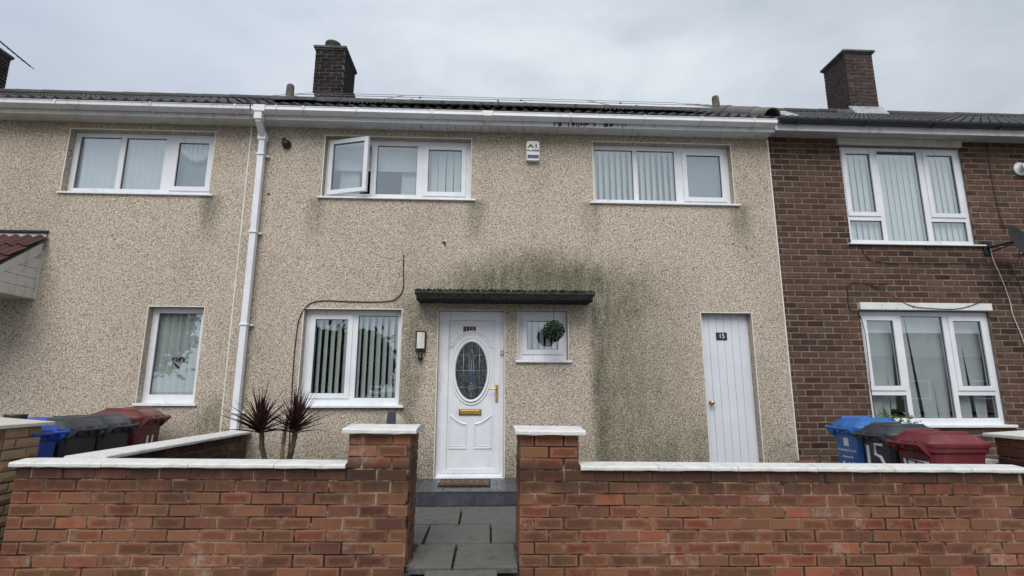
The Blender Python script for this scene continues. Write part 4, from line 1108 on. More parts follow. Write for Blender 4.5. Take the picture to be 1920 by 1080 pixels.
# party wall running back to the downpipe
pw = thing('party_wall', 'low brick side wall with white copings running from the left front wall back to the downpipe', 'garden wall', (-3.08, -1.3, 0))
zs = .70
mb = MB(); mb.box(-.105, .105, -1.31, 1.298, -.2, zs-.002); mb.build('mortar_core', M['hmortar'], pw)
br = Bricks(pw, 'hbrick', .0745, .095)
n = 0; z = zs
while z > -.1:
    z -= CHW; y = -1.32; L = PW/2 if n % 2 else PW
    while y < 1.28:
        e = min(y+L, 1.30); br.add(.112, y, z+.004, round(e-y-.011, 3), math.pi/2); y = e; L = PW
    n += 1
br.emit(limit=200)
ys = [-1.29,-.86,-.20,.46,1.297]
for a, b in zip(ys[:-1], ys[1:]):
    mb = MB(); c = coping(pw, a, b, -.16, .16, zs, .038); c.rotation_euler = (0, 0, R(90))
mb = MB(); mb.prism([(-.075,.0),(-.055,.14),(-.01,.16),(.04,.12),(.06,.0)], 'x', .113, .150); po_ = mb.build('wall_box', M['black'], pw, loc=(0,.78,.35), bevel=.01); po_['label'] = 'small black box on the wall face'

# right-hand party wall stub between the gardens (behind the bins)
pw2 = thing('party_wall', 'short white coped wall end between the maroon bin and the orange brick pier', 'garden wall', (4.84, -1.4, 0))
mb = MB(); mb.box(-.10, .10, -.68, 1.39, -.2, .548); mb.build('mortar_core', M['hmortar'], pw2)
br = Bricks(pw2, 'hbrick', .0745, .095); z = .55; n = 0
while z > -.1:
    z -= CHW; y = -.69; L = PW/2 if n % 2 else PW
    while y < 1.36: e = min(y+L, 1.38); br.add(-.107, e-.011, z+.004, round(e-y-.011, 3), -math.pi/2); y = e; L = PW
    n += 1
br.emit(limit=150)
for a, b in ((-.69,0.0),(0.0,.69),(.69,1.38)):
    c = coping(pw2, a, b, -.15, .15, .55, .036); c.rotation_euler = (0, 0, R(90))

# children were written in world coordinates: bring the direct children of the three houses into their frames
for h in (H0, H1, H2):
    off = Vector(h.location)
    for o in h.children: o.location = Vector(o.location) - off

exec_objects = True
# ------------------------------------------------------------------ blinds and curtains (things hanging inside the windows)
def slat_blind(label, x0, x1, z0, z1, y, pitch, width, ang, mat='slat', valance=True, jit=4.0, tilt=0.0, name='vertical_blind'):
    b = thing(name, label, 'blind', ((x0+x1)/2, y, z1), group='blinds in the windows')
    w_ = x1-x0; n = max(1, int(round(w_/pitch)))
    me = MB(); k = 4; h = z1-z0-.03
    vs = []; fs = []
    for i in range(k+1):
        u = -.5+i/k; yy = .008*(1-(2*u)**2)
        for zz in (0, -h): vs.append((u*width, -yy, zz))
    for i in range(k): a = i*2; fs.append((a, a+1, a+3, a+2))
    me.add(vs, fs); me = me.mesh('blind_slat', M[mat], smooth=True)
    for i in range(n):
        o = obj('blind_slat', me, b, (-w_/2+(i+.5)*w_/n, 0, -.02), (R(random.uniform(-.2,.2)), R(random.uniform(-tilt,tilt)), R(ang+random.uniform(-jit, jit))))
    mb = MB(); mb.box(-w_/2, w_/2, -.02, .02, -.018, .012); mb.build('head_rail', M['upvc'], b)
    return b
YB = .172
slat_blind('closed pale vertical blind behind the two left lights of the far left upstairs window', -5.62, -4.47, 3.86, 4.665, YB, .089, .098, 12, 'slat_white')
slat_blind('pale closed vertical blind behind the narrow window with the hanging heart', -4.33, -3.70, 1.10, 2.27, YB, .089, .094, 24, 'slat')
slat_blind('half open vertical blind with dark gaps in the window left of the front door', -2.35, -1.14, 1.10, 2.27, YB, .089, .089, -41, 'slat')
slat_blind('striped vertical blind in the two left lights of the upstairs window above the side door', 1.50, 2.72, 3.86, 4.69, YB, .089, .089, 38, 'slat_white')
slat_blind('short vertical blind in the small window behind the topiary ball', .45, 1.05, 1.66, 2.26, YB, .089, .089, 44, 'slat_white')
slat_blind('closed pale green vertical blind in the brick house upstairs window', 5.19, 7.01, 3.33, 4.72, YB, .089, .091, 10, 'slat')
slat_blind('cream vertical blind in the window under the porch at the left edge', -7.98, -6.28, 1.03, 2.35, YB, .089, .092, 16, 'slat_white')
# sagging wide fabric strips of the downstairs brick house window
def hanging(name, label, strips, mat, cat='curtain', z_off=0.0):
    """strips: quads given as (xt0,xt1,zt,xb0,xb1,zb,y) hanging sheets with folds"""
    b = thing(name, label, cat, (strips[0][0], strips[0][6], strips[0][2]))
    for (a0, a1, zt, c0, c1, zb, y) in strips:
        mb = MB(); n = 10; k = 6; vs = []; fs = []; ph = random.uniform(0, 6)
        for j in range(k+1):
            t_ = j/k
            for i in range(n+1):
                u = i/n; xa = a0+(a1-a0)*u; xb = c0+(c1-c0)*u; x = xa+(xb-xa)*t_; z = zt+(zb-zt)*t_
                vs.append((x-strips[0][0], y-strips[0][6]+.007*math.sin(u*7+ph+t_), z-strips[0][2]))
        for j in range(k):
            for i in range(n): a = j*(n+1)+i; fs.append((a, a+n+1, a+n+2, a+1))
        mb.add(vs, fs); mb.build('fabric_strip', M[mat], b, smooth=True)
    return b
hanging('sagging_blind', 'grey sagging fabric strips in the brick house downstairs window', [
    (5.19,5.60,2.32,5.19,5.42,.84,.20), (5.40,5.62,2.32,5.44,5.56,.84,.215), (5.60,5.74,2.32,5.58,5.66,1.0,.225),
    (5.74,5.92,2.32,5.82,5.98,.84,.20), (5.93,6.20,2.32,6.03,6.22,.84,.205), (6.18,6.47,2.32,6.24,6.40,.84,.21),
    (6.44,6.72,2.32,6.43,6.71,.84,.20), (6.70,7.02,2.32,6.79,6.93,.84,.21)], 'slat_grey')
hanging('pleated_curtain', 'pale pleated curtain in the right light of the open upstairs window', [(-.93,-.83,4.70,-.93,-.84,3.90,.20),(-.82,-.72,4.70,-.83,-.73,3.90,.22),(-.71,-.61,4.70,-.72,-.62,3.90,.20),(-.60,-.50,4.70,-.60,-.51,3.90,.22),(-.49,-.39,4.70,-.49,-.40,3.90,.20),(-.38,-.29,4.70,-.38,-.30,3.90,.22)], 'slat_white')
rbz = thing('roller_blind', 'half lowered white roller blind behind the open upstairs window', 'blind', (-1.58, .24, 4.70))
mb = MB(); mb.box(-.64, .60, 0, .002, -.36, 0); mb.tube([(-.64,.01,.0),(.60,.01,.0)], .02, 10); mb.build('blind_sheet', M['slat_white'], rbz)
mb = MB(); mb.box(-.64, .60, -.006, .008, -.375, -.361); mb.build('bottom_bar', M['upvc'], rbz)
hanging('net_curtain', 'white net curtain bunched low behind the open sash', [(-2.12,-1.86,4.40,-2.14,-1.84,3.88,.30),(-1.24,-1.02,4.42,-1.26,-1.02,3.88,.30)], 'curtain')
sc_ = thing('frosted_blind', 'plain frosted grey blind in the right light of the window above the side door', 'blind', (3.13, .20, 4.70))
mb = MB(); mb.box(-.29, .29, 0, .003, -.81, 0); mb.build('blind_sheet', plain('frosted_blue_blind', (0.34,0.39,0.42), .8, 0, .08, 3), sc_)
lc = thing('lace_blind', 'grey blind with a ruffled white lace top in the far left upstairs window', 'blind', (-4.10, .20, 4.68))
mb = MB(); mb.box(-.29, .29, .03, .033, -.79, 0); mb.build('blind_sheet', plain('grey_blind', (0.30,0.34,0.37), .9, 0, .1, 4), lc)
for i in range(7):
    x = -.20+i*.068; dz = -.06-.12*math.sin(i/6*math.pi)
    mb = MB(); mb.tube(sag([(x-.05,0,-.02),(x-.03,-.015,dz*.8-.06),(x+.02,-.02,dz-.10),(x+.05,-.01,dz*.6)], 4), [.012,.02,.026,.03,.035,.04,.042,.04,.036,.03,.024,.018,.012], 8); mb.build('ruffle', M['curtain'], lc, smooth=True)

# heart ornament in the narrow window
M['wicker'] = plain('dark_wicker', (0.05,0.03,0.03), .8); M['pinkdeco'] = plain('pink_deco', (0.5,0.3,0.3), .6)
ht = thing('heart_ornament', 'small wicker heart ornament hanging in the narrow ground floor window', 'ornament', (-4.01, .165, 1.60))
mb = MB(); hp = [(.068*(math.sin(t)**3), 0, .068*(.8*math.cos(t)-.32*math.cos(2*t)-.12*math.cos(3*t))) for t in [2*math.pi*i/30 for i in range(31)]]
mb.tube(hp, .016, 6); mb.build('heart', M['wicker'], ht, smooth=True)
for (dx, dz) in ((-.03,.02),(.02,-.01),(.0,.035)):
    mb = MB(); mb.lathe([(.001,-.02),(.018,-.01),(.02,0),(.014,.014),(.001,.02)], 8, 0, Matrix.Translation((dx,-.01,dz))); mb.build('flower', M['pinkdeco'], ht)
mb = MB(); mb.tube([(0,0,.07),(0,0,.66)], .0015, 4); mb.build('string', M['wicker'], ht)

# ------------------------------------------------------------------ fittings on the wall
al = thing('alarm_box', 'white burglar alarm box reading A1 ALARMS under the eaves', 'alarm', (.625, -.001, 4.41))
mb = MB(); o_ = [(-.092,.02),(-.08,.0),(.08,.0),(.092,.02),(.095,.25),(.085,.285),(.065,.298),(-.065,.298),(-.085,.285),(-.095,.25)]
mb.prism(o_, 'y', -.062, 0); M['alarm'] = plain('alarm_casing', (0.72,0.71,0.65), .4, 0, .03); mb.build('casing', M['alarm'], al, bevel=.008)
mb = MB(); add_text(mb, 'A1', .10, 0, -.0645, .215, 0, .002, (1.3, .8)); add_text(mb, 'ALARMS', .045, 0, -.0645, .150, 0, .002, (1.05, .85)); mb.build('lettering', M['black'], al)
mb = MB(); mb.box(-.078, .078, -.066, -.0625, .035, .085); mb.build('blue_lens', plain('blue_lens', (0.03,0.055,0.22), .3), al)

wl = thing('wall_lamp', 'black framed bulkhead lamp with ribbed glass beside the front door', 'lamp', (-.855, 0, 1.63))
mb = MB(); mb.prism([(-.068,.12),(-.055,.105),(.055,.105),(.068,.12),(.068,.36),(.055,.375),(-.055,.375),(-.068,.36)], 'y', -.045, -.001); mb.build('lamp_casing', M['black'], wl, bevel=.006)
M['lampglass'] = plain('ribbed_lamp_glass', (0.74,0.74,0.70), .15, 0, .12, 30)
mb = MB(); n = 7
for i in range(n):
    x = -.042+i*.014
    mb.box(x-.0065, x+.0065, -.078+abs(i-3)*.004, -.0455, .140, .352)
mb.build('lamp_glass', M['lampglass'], wl, bevel=.004)
mb = MB(); mb.lathe([(.022,0),(.034,.004),(.034,.05),(.026,.055),(.018,.075),(.018,.10)], 16, 0, Matrix.Translation((0,-.035,0))); mb.tube([(0,-.035,.02),(0,-.07,.015)], [.03,.022], 12); mb.build('motion_sensor', M['black'], wl, smooth=True)

vb = thing('dome_camera', 'small black dome fitting on the wall right of the downpipe top', 'camera', (-2.80, 0, 4.585))
mb = MB(); mb.lathe([(.056,0),(.060,.02),(.058,.05),(.042,.08),(.015,.096),(.001,.098)], 20, 0, Matrix.Rotation(R(90),4,'X')); mb.build('dome', M['black'], vb, smooth=True)
mb = MB(); mb.lathe([(.030,0),(.032,.03),(.022,.055),(.001,.06)], 14, 0, Matrix.Translation((-.035,-.01,.058)) @ Matrix.Rotation(R(90),4,'X')); mb.build('sensor_eye', M['black'], vb, smooth=True)

dish = thing('satellite_dish', 'black satellite dish on the brick wall at the right edge', 'satellite dish', (7.16, .03, 3.26))
mb = MB(); mb.box(-.05,.05,-.02,.0,-.10,.10); mb.build('wall_plate', M['dark_metal'], dish, bevel=.004)
mb = MB(); mb.tube([(0,-.02,.0),(.02,-.10,.0),(.07,-.36,.0)], .018, 8); mb.tube([(.03,-.05,-.06),(.06,-.30,-.03)], .010, 6); mb.build('mounting_arm', M['dark_metal'], dish, smooth=True)
DM = Matrix.Translation((.10,-.37,-.01)) @ Matrix.Rotation(R(20),4,'Z') @ Matrix.Rotation(R(76),4,'X') @ Matrix.Scale(.80, 4)
mb = MB(); pr_ = [(.002,.0),(.08,.003),(.16,.012),(.24,.028),(.29,.042),(.298,.044),(.298,.038),(.24,.020),(.16,.005),(.08,-.004),(.002,-.007)]
mb.lathe(pr_, 32, 0, DM); mb.build('reflector', M['dark_metal'], dish, smooth=True)
mb = MB(); mb.tube([(.10,-.38,-.20),(.16,-.60,-.16),(.18,-.68,-.08)], .011, 8); mb.tube([(.18,-.68,-.08),(.165,-.62,-.06)], .026, 10); mb.build('receiver_arm', M['dark_metal'], dish, smooth=True)

# hanging topiary ball
def leafmat(name, c1, c2, rough=.5):
    m, t, b = newmat(name); ri = t.add('ShaderNodeNewGeometry').outputs['Random Per Island']; oi = t.add('ShaderNodeObjectInfo').outputs['Random']
    c = t.mix(t.m('FRACT', t.m('ADD', ri, oi)), c1, c2); setb(t, b, c, rough, None, None, .4); return m
M['topiary'] = leafmat('topiary_leaf', (0.007,0.022,0.010), (0.026,0.062,0.028), .45)
tp = thing('topiary_ball', 'dark green artificial topiary ball hanging from the canopy before the small window', 'topiary ball', (.855, -.30, 1.985))
rnd = random.Random(3)
mb = MB()
for i in range(900):
    v = Vector((rnd.gauss(0,1), rnd.gauss(0,1), rnd.gauss(0,1))).normalized(); r_ = rnd.uniform(.092, .128)
    a = v.orthogonal().normalized(); a.rotate(Quaternion(v, rnd.uniform(0, 6.28))); b_ = v.cross(a); p = v*r_; L = rnd.uniform(.020,.032); W_ = L*.42
    tip = p+(a*.8+v*.75).normalized()*L; mid = (p+tip)/2+v*.004
    mb.add([p, mid+b_*W_, tip, mid-b_*W_], [(0,1,2,3)])
stuff(mb.build('foliage', M['topiary'], tp))
mb = MB(); mb.lathe([(.094*math.cos(a)+.001, .094*math.sin(a)) for a in [R(-90+15*i) for i in range(13)]], 16); mb.build('core', M['black'], tp, smooth=True)
mb = MB(); mb.tube([(0,0,.11),(0,0,.39)], .003, 5); mb.build('hanging_cord', M['black'], tp)

# doormat
mt = thing('doormat', 'brown coir doormat reading HOME on the slate step', 'doormat', (-.235, -.40, .162), (0,0,R(-1)))
M['coir'] = plain('coir', (0.085,0.05,0.03), .95, 0, .3, 60, None, .006, 200); M['coir_d'] = plain('coir_dark', (0.03,0.02,0.014), .95, 0, .3, 60, None, .006, 200); M['coir_l'] = plain('coir_print', (0.17,0.115,0.07), .95, 0, .2, 60)
mb = MB(); mb.box(-.30,.30,-.24,.24,0,.016); mb.build('mat_border', M['coir_d'], mt, bevel=.004)
mb = MB(); mb.box(-.262,.262,-.198,.198,.0165,.019); mb.build('mat_field', M['coir'], mt)
mb = MB()
vs, fs = text_geo('H O M E', .16, .002, (1.0, 1)); mb.add([(x*1.0, z*1.6-.02, .0205-y) for x, y, z in vs], [list(f) for f in fs])
for (a, b, c, d) in ((-.275,-.264,-.21,.21),(.264,.275,-.21,.21)): mb.box(a, b, c, d, .0165, .0185)
mb.build('mat_lettering', M['coir_l'], mt)

# rattan pot on the step
pt = thing('plant_pot', 'tapered grey woven pot on the step behind the left gate pier', 'pot', (-1.0, -.42, .162))
def weave():
    m, t, b = newmat('grey_rattan'); p = t.add('ShaderNodeTexCoord').outputs['Object']
    wv = t.add('ShaderNodeTexWave', wave_type='BANDS', bands_direction='Z'); t.l.new(p, wv.inputs[0]); wv.inputs['Scale'].default_value = 22; wv.inputs['Distortion'].default_value = 3
    c = t.mix(wv.outputs[1], (0.05,0.055,0.06), (0.22,0.23,0.24)); setb(t, b, c, .7, None, t.bump(wv.outputs[1], .006)); return m
mb = MB(); mb.lathe([(.095,0),(.105,.06),(.118,.14),(.13,.22),(.142,.225),(.142,.25),(.128,.25),(.12,.22),(.10,.05)], 24); mb.build('pot_body', weave(), pt, smooth=True)
mb = MB(); mb.lathe([(.118,.0),(.001,.004)], 16, 0, Matrix.Translation((0,0,.20))); mb.build('soil', M['soil'], pt)

# round ornament behind the left gate pier
orn = thing('garden_ornament', 'round khaki disc ornament with a dark band behind the left gate pier', 'ornament', (-1.145, -.30, -.09))
M['khaki'] = plain('khaki_enamel', (0.23,0.23,0.17), .35, 0, .12, 5)
DMx = Matrix.Translation((0,0,.88)) @ Matrix.Rotation(R(80),4,'X')
mb = MB(); mb.lathe([(.001,.03),(.10,.028),(.17,.018),(.195,.0),(.19,-.012),(.10,-.008),(.001,-.006)], 40, 0, DMx); mb.build('disc', M['khaki'], orn, smooth=True)
mb = MB(); mb.add([(-.055,-.002,.0),(.055,-.002,.0),(.055,.022,.0),(-.055,.022,.0)], []); mb.prism([(-.052,-.10),(.052,-.10),(.055,.0),(.050,.185),(.02,.193),(-.02,.193),(-.050,.185),(-.055,.0)], 'y', -.042, -.020, 0, Matrix.Translation((0,0,.885)) @ Matrix.Rotation(R(-10),4,'X')); mb.build('dark_band', M['slate_blue'], orn, bevel=.004)
mb = MB(); mb.tube([(0,.02,.0),(0,.02,.82)], .012, 8); mb.lathe([(.12,0),(.12,.015),(.03,.03)], 16, 0, Matrix.Translation((0,.02,0))); mb.build('stand', M['dark_metal'], orn)

# ------------------------------------------------------------------ wheelie bins
def binmat(name, col):
    return plain(name, col, .48, 0, .10, 5, (tuple(min(1, c*1.2+.05) for c in col), 6, .5, .45), .0012, 160)
M['bin_blue'] = binmat('bin_blue', (0.022,0.115,0.36)); M['bin_grey'] = binmat('bin_charcoal', (0.030,0.034,0.041)); M['bin_red'] = binmat('bin_maroon', (0.13,0.016,0.022)); M['bin_oxide'] = binmat('bin_dark_red', (0.115,0.024,0.022))
M['bin_blue2'] = binmat('bin_royal_blue', (0.02,0.07,0.38))
def wheelie(label, loc, rz, mat, W=.46, Dp=.56, Hb=.90, decor=None, lidlift=0.0):
    """back (hinge and handle side) faces local -Y"""
    b = thing('wheelie_bin', label, 'wheelie bin', loc, (0, 0, rz), 'wheelie bins in the front gardens')
    w0, w1 = W/2*.80, W/2; d0, d1 = Dp*.72, Dp
    mb = MB(); lv = [(.05, w0, .06, d0), (.10, w0*1.01, .03, d0+.01), (Hb-.09, w1*.985, .01, d1*.985), (Hb-.085, w1+.012, 0.0, d1+.01), (Hb-.02, w1+.016, -.005, d1+.015), (Hb-.018, w1-.01, .015, d1-.015)]
    vs = []; k = 8
    for (z, hw, ya, yb) in lv:
        c = .035; vs += [(-hw+c, ya, z), (hw-c, ya, z), (hw, ya+c, z), (hw, yb-c, z), (hw-c, yb, z), (-hw+c, yb, z), (-hw, yb-c, z), (-hw, ya+c, z)]
    fs = [list(range(k-1, -1, -1))]
    for i in range(len(lv)-1):
        for j in range(k): fs.append((i*k+j, i*k+(j+1) % k, (i+1)*k+(j+1) % k, (i+1)*k+j))
    mb.add(vs, fs); body = mb.build('bin_body', M[mat], b, bevel=.006)
    # lid: shallow dome with overhanging skirt
    mb = MB(); lv = [(Hb-.035, w1+.024, -.015, d1+.035), (Hb+.000, w1+.028, -.02, d1+.045), (Hb+.018, w1+.010, -.005, d1+.015), (Hb+.060, w1-.012, .03, d1-.03), (Hb+.085, w1-.05, .07, d1-.09)]
    vs = []
    for (z, hw, ya, yb) in lv:
        c = .05; zz = lambda y: z + (.012 if z > Hb else 0)*(1-abs(2*(y-.0)/Dp-1))
        vs += [(-hw+c, ya, z), (hw-c, ya, z), (hw, ya+c, z), (hw, yb-c, z-.006), (hw-c, yb, z-.010), (-hw+c, yb, z-.010), (-hw, yb-c, z-.006), (-hw, ya+c, z)]
    fs = [list(range((len(lv)-1)*k, len(lv)*k))]
    for i in range(len(lv)-1):
        for j in range(k): fs.append((i*k+j, i*k+(j+1) % k, (i+1)*k+(j+1) % k, (i+1)*k+j))
    mb.add(vs, fs)
    for s in (-1, 1): mb.prism([(.06,Hb+.02),(.10,Hb+.105),(d1-.14,Hb+.10),(d1-.04,Hb+.02)], 'x', s*(w1-.07)-.012, s*(w1-.07)+.012)
    lid = mb.build('bin_lid', M[mat], b, smooth=True, bevel=.012)
    if lidlift: lid.rotation_euler = (R(-lidlift), 0, 0); lid.location = (0, 0, Hb*math.sin(R(lidlift))*.0+.01)
    # handle bar and hinges at the back
    mb = MB(); mb.tube([(-w1+.03,-.075,Hb-.02),(w1-.03,-.075,Hb-.02)], .016, 10); 
    for s in (-1, 1):
        mb.prism([(.015,Hb-.13),(-.07,Hb-.045),(-.095,Hb-.02),(-.085,Hb+.005),(-.05,Hb+.005),(.01,Hb-.03)], 'x', s*(w1-.035)-.010, s*(w1-.035)+.010)
        mb.prism([(.015,Hb-.10),(-.055,Hb-.04),(-.075,Hb-.01),(-.04,Hb+.012),(.02,Hb+.012)], 'x', s*.08-.010, s*.08+.010)
    mb.build('handle', M[mat], b, bevel=.003)
    # ribs on the side walls
    for s in (-1, 1):
        for yy in (.16, .30):
            mb = MB(); mb.box(s*(w1-.014)-.008, s*(w1-.014)+.010, yy, yy+.018, Hb-.26, Hb-.09); mb.build('rib', M[mat], b, bevel=.003)
    for s in (-1, 1):
        mb = MB(); mb.lathe([(.03,-.022),(.09,-.022),(.10,-.012),(.10,.012),(.09,.022),(.03,.022)], 20, 0, Matrix.Translation((s*(w0+.03), .07, .10)) @ Matrix.Rotation(R(90),4,'Y')); mb.build('wheel', M['black'], b)
    if decor: decor(b, Hb, body)
    return b
def deco_plane(mb, z, body): pass
def back_y(z, Hb=.90): return .03 + (z-.10)/(Hb-.19)*(.01-.03)
def lettering(b, items, mats):
    for it in items:
        mb = MB()
        if it[0] == 't':
            _, s, size, x, z, mi, sc = it; add_text(mb, s, size, x, back_y(z)-.0035, z, mi, .002, sc)
        elif it[0] == 'r':
            _, x0, x1, z0, z1, mi = it; y = back_y((z0+z1)/2)-.001; mb.box(x0, x1, y-.002, y+.003, z0, z1, mi)
        elif it[0] == 'p':     # brush stroke
            _, pts, r_, mi = it; mb.tube([(x, back_y(z)-.0, z) for x, z in pts], r_, 6, mi)
        mb.build({'t': 'printed_lettering', 'r': 'painted_panel', 'p': 'brush_stroke'}[it[0]], mats, b)
WP = [M['white_paint'], M['black'], M['bin_blue']]
RB = math.pi/2; LB = -math.pi/2
# left garden: backs face the party wall (+X); row runs back towards the house
def dl1(b, Hb, body): lettering(b, [('r',-.11,-.01,.60,.70,0), ('r',-.095,-.05,.615,.655,1), ('r',-.045,-.02,.645,.685,1), ('p',[(.10,.55),(.10,.47)],.010,0)], WP)
def dlr(b, Hb, body): lettering(b, [('p',[(-.03,.745),(-.035,.62)],.011,0), ('p',[(.06,.745),(.052,.62)],.011,0)], WP)
zl = -.02
wheelie('royal blue wheelie bin nearest the left pier', (-3.85,-2.05,zl), RB, 'bin_blue2', decor=dl1)
wheelie('charcoal wheelie bin just behind the royal blue one', (-3.85,-1.55,zl), RB, 'bin_grey')
wheelie('charcoal wheelie bin between the other charcoal bin and the dark red one', (-3.85,-1.06,zl), RB, 'bin_grey')
wheelie('dark red wheelie bin with two white strokes at the end of the left row', (-3.85,-.50,zl), RB, 'bin_oxide', decor=dlr, Hb=.955)
bx = thing('black_tub', 'small black tub sitting on the lid of the royal blue bin', 'tub', (-4.05,-2.10,zl+.995)); mb = MB(); mb.lathe([(.075,0),(.08,.03),(.085,.05),(.001,.052)], 14); mb.build('tub_body', M['black'], bx, smooth=True)
# right garden: backs face -X, row runs back towards the wall
def dr0(b, Hb, body): lettering(b, [('r',-.04,.035,.69,.775,0), ('t','Knowsley Council',.042,0,.645,0,(.95,.9)), ('t','Queens St',.036,0,.575,0,(1.1,1)), ('t','A17',.12,.0,.48,0,(1.3,.9))], WP)
def dr1(b, Hb, body): lettering(b, [('p',[(-.12,.77),(-.125,.66),(-.13,.50)],.017,0), ('p',[(.10,.79),(-.01,.79),(-.02,.69),(.05,.67),(.085,.61),(.05,.52),(-.02,.50)],.017,0)], WP)
def dr2(b, Hb, body): lettering(b, [('r',-.13,.17,.50,.755,0), ('p',[(-.09,.73),(-.06,.63),(-.075,.51)],.009,1), ('p',[(-.10,.73),(.12,.715)],.006,1), ('p',[(.02,.73),(.03,.51)],.010,1), ('p',[(.10,.70),(.09,.51)],.009,1), ('p',[(-.05,.65),(.02,.63)],.008,1)], WP)
zr = -.135
wheelie('bright blue wheelie bin with white council print by the brick wall', (3.98,-1.10,zr+.09), LB, 'bin_blue', W=.44, decor=dr0)
wheelie('charcoal wheelie bin with a hand painted white 15', (3.98,-1.56,zr+.05), LB, 'bin_grey', W=.44, decor=dr1)
wheelie('maroon wheelie bin nearest the right front wall with a white painted panel', (4.0,-2.01,zr+.01), LB, 'bin_red', W=.44, decor=dr2)

# ------------------------------------------------------------------ plants
M['cordy'] = leafmat('purple_cordyline_leaf', (0.018,0.007,0.009), (0.072,0.024,0.026), .42); M['bark'] = plain('cordyline_bark', (0.10,0.075,0.05), .95, 0, .4, 18, ((0.03,0.022,0.015), 14, .4, .8), .01, 30)
M['drybark'] = plain('pale_bark', (0.24,0.19,0.14), .95, 0, .3, 18, None, .01, 40)
def blade(L, W_, droop):
    mb = MB(); n = 7; vs = []; fs = []
    for i in range(n+1):
        t_ = i/n; w_ = W_*(.55+.45*math.sin(math.pi*min(1, t_*1.6)))*(1-t_**3); x = L*t_; z = -droop*t_*t_*L
        vs += [(x, -w_/2, z+w_*.25), (x, 0, z), (x, w_/2, z+w_*.25)]
    for i in range(n): a = i*3; fs += [(a, a+3, a+4, a+1), (a+1, a+4, a+5, a+2)]
    mb.add(vs, fs); return mb.mesh('leaf', M['cordy'])
BL = [blade(.44,.036,.05), blade(.48,.037,.14), blade(.46,.034,.40), blade(.38,.034,.0)]
def cordyline(label, base, stems):
    p = thing('cordyline', label, 'plant', base, group='cordylines in the garden')
    for (pts, r0, r1_, head, m_) in stems:
        mb = MB(); P_ = sag(pts, 4); n = len(P_); mb.tube(P_, [r0+(r1_-r0)*i/(n-1)+random.uniform(-.003,.003) for i in range(n)], 9); mb.build('trunk', M[m_], p, smooth=True)
        if not head: continue
        top = Vector(pts[-1]); rr = random.Random(head)
        for i in range(72):
            el = R(88-70*(i/72)**1.1+rr.uniform(-10, 10)); az = i*2.399+rr.uniform(-.25,.25)
            me = BL[0] if el > R(50) else (BL[1] if el > R(8) else BL[2])
            if i < 6: me = BL[3]
            o = obj('leaf', me, p, top+Vector((0,0,-.10*(i/72)))); s = rr.uniform(.66, 1.1)
            o.rotation_euler = (rr.uniform(-.4,.4), -el, az); o.scale = (s*(1.0 if el > 0 else .85), 1, 1)
cordyline('purple spiky cordyline nearest the downpipe', (-2.24,-1.2,-.08), [([(0,0,0),(.015,0,.25),(.02,.0,.50),(-.06,0,.72),(-.075,0,.86),(-.10,0,.97)], .030, .022, 11, 'bark')])
cordyline('purple spiky cordyline below the ground floor window edge with a bare second trunk', (-2.02,-1.2,-.08), [([(0,0,0),(-.03,0,.3),(.0,0,.6),(.04,0,.84),(.04,0,.97)], .034, .023, 23, 'bark'), ([(-.08,.08,0),(-.10,.08,.45),(-.09,.06,.80),(-.07,.05,1.0),(-.05,.04,1.08)], .024, .013, 0, 'drybark')])
# shrub under the brick house window
M['shrub'] = leafmat('shrub_leaf', (0.04,0.09,0.025), (0.13,0.19,0.055), .5)
sh = thing('shrub', 'small green leafy shrub poking up behind the right hand bins', 'shrub', (4.98,-.45,-.13))
rs = random.Random(5); mb = MB(); st = MB()
for (sx, sy, h) in ((-.02,0,1.17),(-.10,.02,1.08),(.10,0,1.10),(.20,.03,1.03),(.05,.05,1.08),(-.18,.0,1.0),(.30,0,1.08),(.42,.02,1.0),(.36,.05,.98)):
    st.tube([(sx*.4,sy,0),(sx,sy,h)], [.008,.004], 5)
    for i in range(85):
        t_ = rs.uniform(.70,1); p = Vector((sx*(.4+.6*t_), sy, h*t_))+Vector((rs.gauss(0,.022),rs.gauss(0,.022),rs.gauss(0,.012)))
        v = Vector((rs.gauss(0,1),rs.gauss(0,1)-.4,rs.gauss(.5,.6))).normalized(); a = v.orthogonal().normalized(); L = rs.uniform(.035,.062)
        mb.add([p, p+v*L*.5+a*L*.24, p+v*L, p+v*L*.5-a*L*.24], [(0,1,2,3)])
stuff(mb.build('foliage', M['shrub'], sh)); st.build('stems', M['bark'], sh)
# terracotta pot with a dead stump
tpot = thing('plant_pot', 'wide brown pot with a dead stump left of the bright blue bin', 'pot', (3.70,-1.0,-.13))
M['oldterra'] = plain('old_brown_pot', (0.13,0.06,0.045), .7, 0, .2, 8)
mb = MB(); mb.lathe([(.14,0),(.17,.2),(.20,.52),(.225,.54),(.225,.585),(.205,.59),(.19,.55)], 24); mb.build('pot_body', M['oldterra'], tpot, smooth=True)
mb = MB(); mb.lathe([(.19,0),(.001,.01)], 16, 0, Matrix.Translation((0,0,.545))); mb.build('soil', M['soil'], tpot)
mb = MB(); mb.tube(sag([(.0,0,.54),(.02,0,.62),(.03,0,.66),(.07,.01,.71)], 4), [.03,.03,.028,.026,.024,.02,.018,.018,.016,.014,.012,.012,.010], 7); mb.build('stump', M['bark'], tpot)

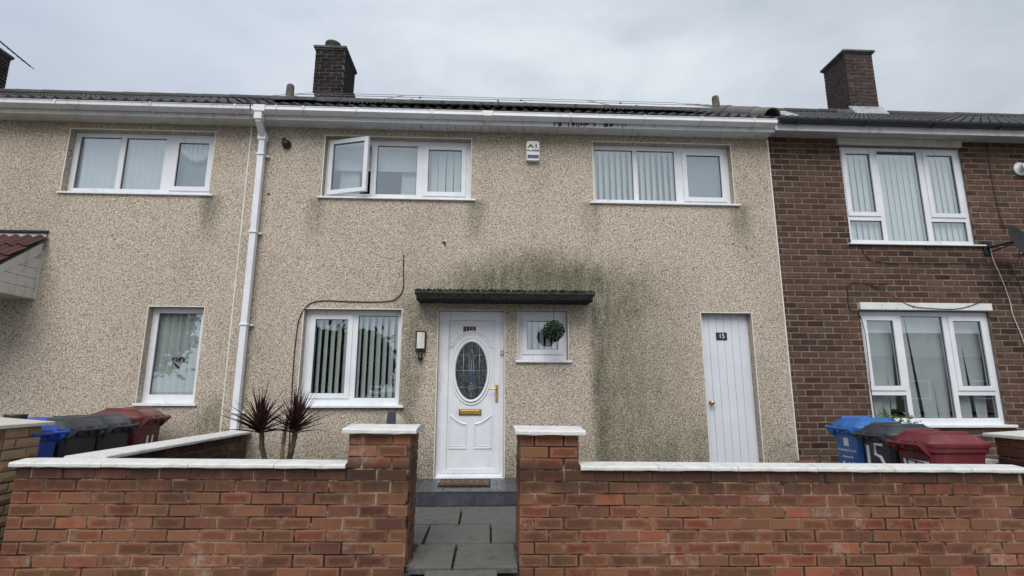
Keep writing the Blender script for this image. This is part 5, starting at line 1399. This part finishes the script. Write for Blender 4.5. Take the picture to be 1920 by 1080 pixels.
# ------------------------------------------------------------------ across the street (seen mirrored in the glass)
M['leaf_far'] = leafmat('broad_leaf', (0.03,0.055,0.02), (0.075,0.11,0.04), .6)
def tree(label, x, y, h, cr, seed):
    t_ = thing('street_tree', label, 'tree', (x, y, -.2), group='trees across the street'); r = random.Random(seed)
    mb = MB(); mb.tube([(0,0,0),(.1,0,h*.25),(0,.1,h*.5),(.1,0,h*.8)], [.28,.2,.14,.05], 10)
    cl_ = []
    for i in range(9):
        a = r.uniform(0, 6.28); e = Vector((math.cos(a)*cr*r.uniform(.4,.8), math.sin(a)*cr*r.uniform(.4,.8), h*r.uniform(.45,.9)))
        mb.tube([(0,0,h*r.uniform(.25,.45)), e*.5+Vector((0,0,h*.25)), e], [.09,.05,.02], 6); cl_.append(e)
    mb.build('trunk', M['bark'], t_)
    lf = MB()
    for i in range(42): cl_.append(Vector((r.gauss(0,cr*.42), r.gauss(0,cr*.42), h*r.uniform(.32,.98))))
    for c in cl_:
        R_ = r.uniform(.5,1.0)*cr*.34
        for k_ in range(150):
            p = c+Vector((r.gauss(0,R_*.6), r.gauss(0,R_*.6), r.gauss(0,R_*.5))); v = Vector((r.gauss(0,1),r.gauss(0,1),r.gauss(0,1))).normalized(); a = v.orthogonal().normalized(); L = r.uniform(.2,.4)
            lf.add([p-v*L, p+a*L*.6, p+v*L, p-a*L*.6], [(0,1,2,3)])
    stuff(lf.build('crown', M['leaf_far'], t_))
tree('broad leafy tree across the street to the far left', -25.5, -31, 8.2, 4.6, 1)
tree('round leafy tree across the street nearest the gate', -9.6, -31, 5.1, 3.0, 2)
tree('leafy tree across the street between the other two', -16.0, -36, 6.0, 3.2, 4)
oh = thing('opposite_house', 'plain brick house with tiled gable roof across the street', 'house', (31, -30, -.15))
mb = MB(); holed(mb, -9, 9, 0, 3.9, [(-7,-4.8,.9,2.2),(-1.5,.7,.9,2.2),(4,6.2,.9,2.2)], -.2, .2); mb.box(-9,9,-7,-.2,0,3.9); mb.build('front_wall', M['hmortar'], oh)
mb = MB(); mb.prism([(.5,3.85),(-3.4,6.0),(-7.4,3.85)], 'x', -9.3, 9.3); mb.build('roof', M['tile'], oh)
for x in (-7,-1.5,4):
    mb = MB(); ring(mb, x, x+2.2, .9, 2.2, .07, .1, .17); mb.build('window', M['upvc'], oh)
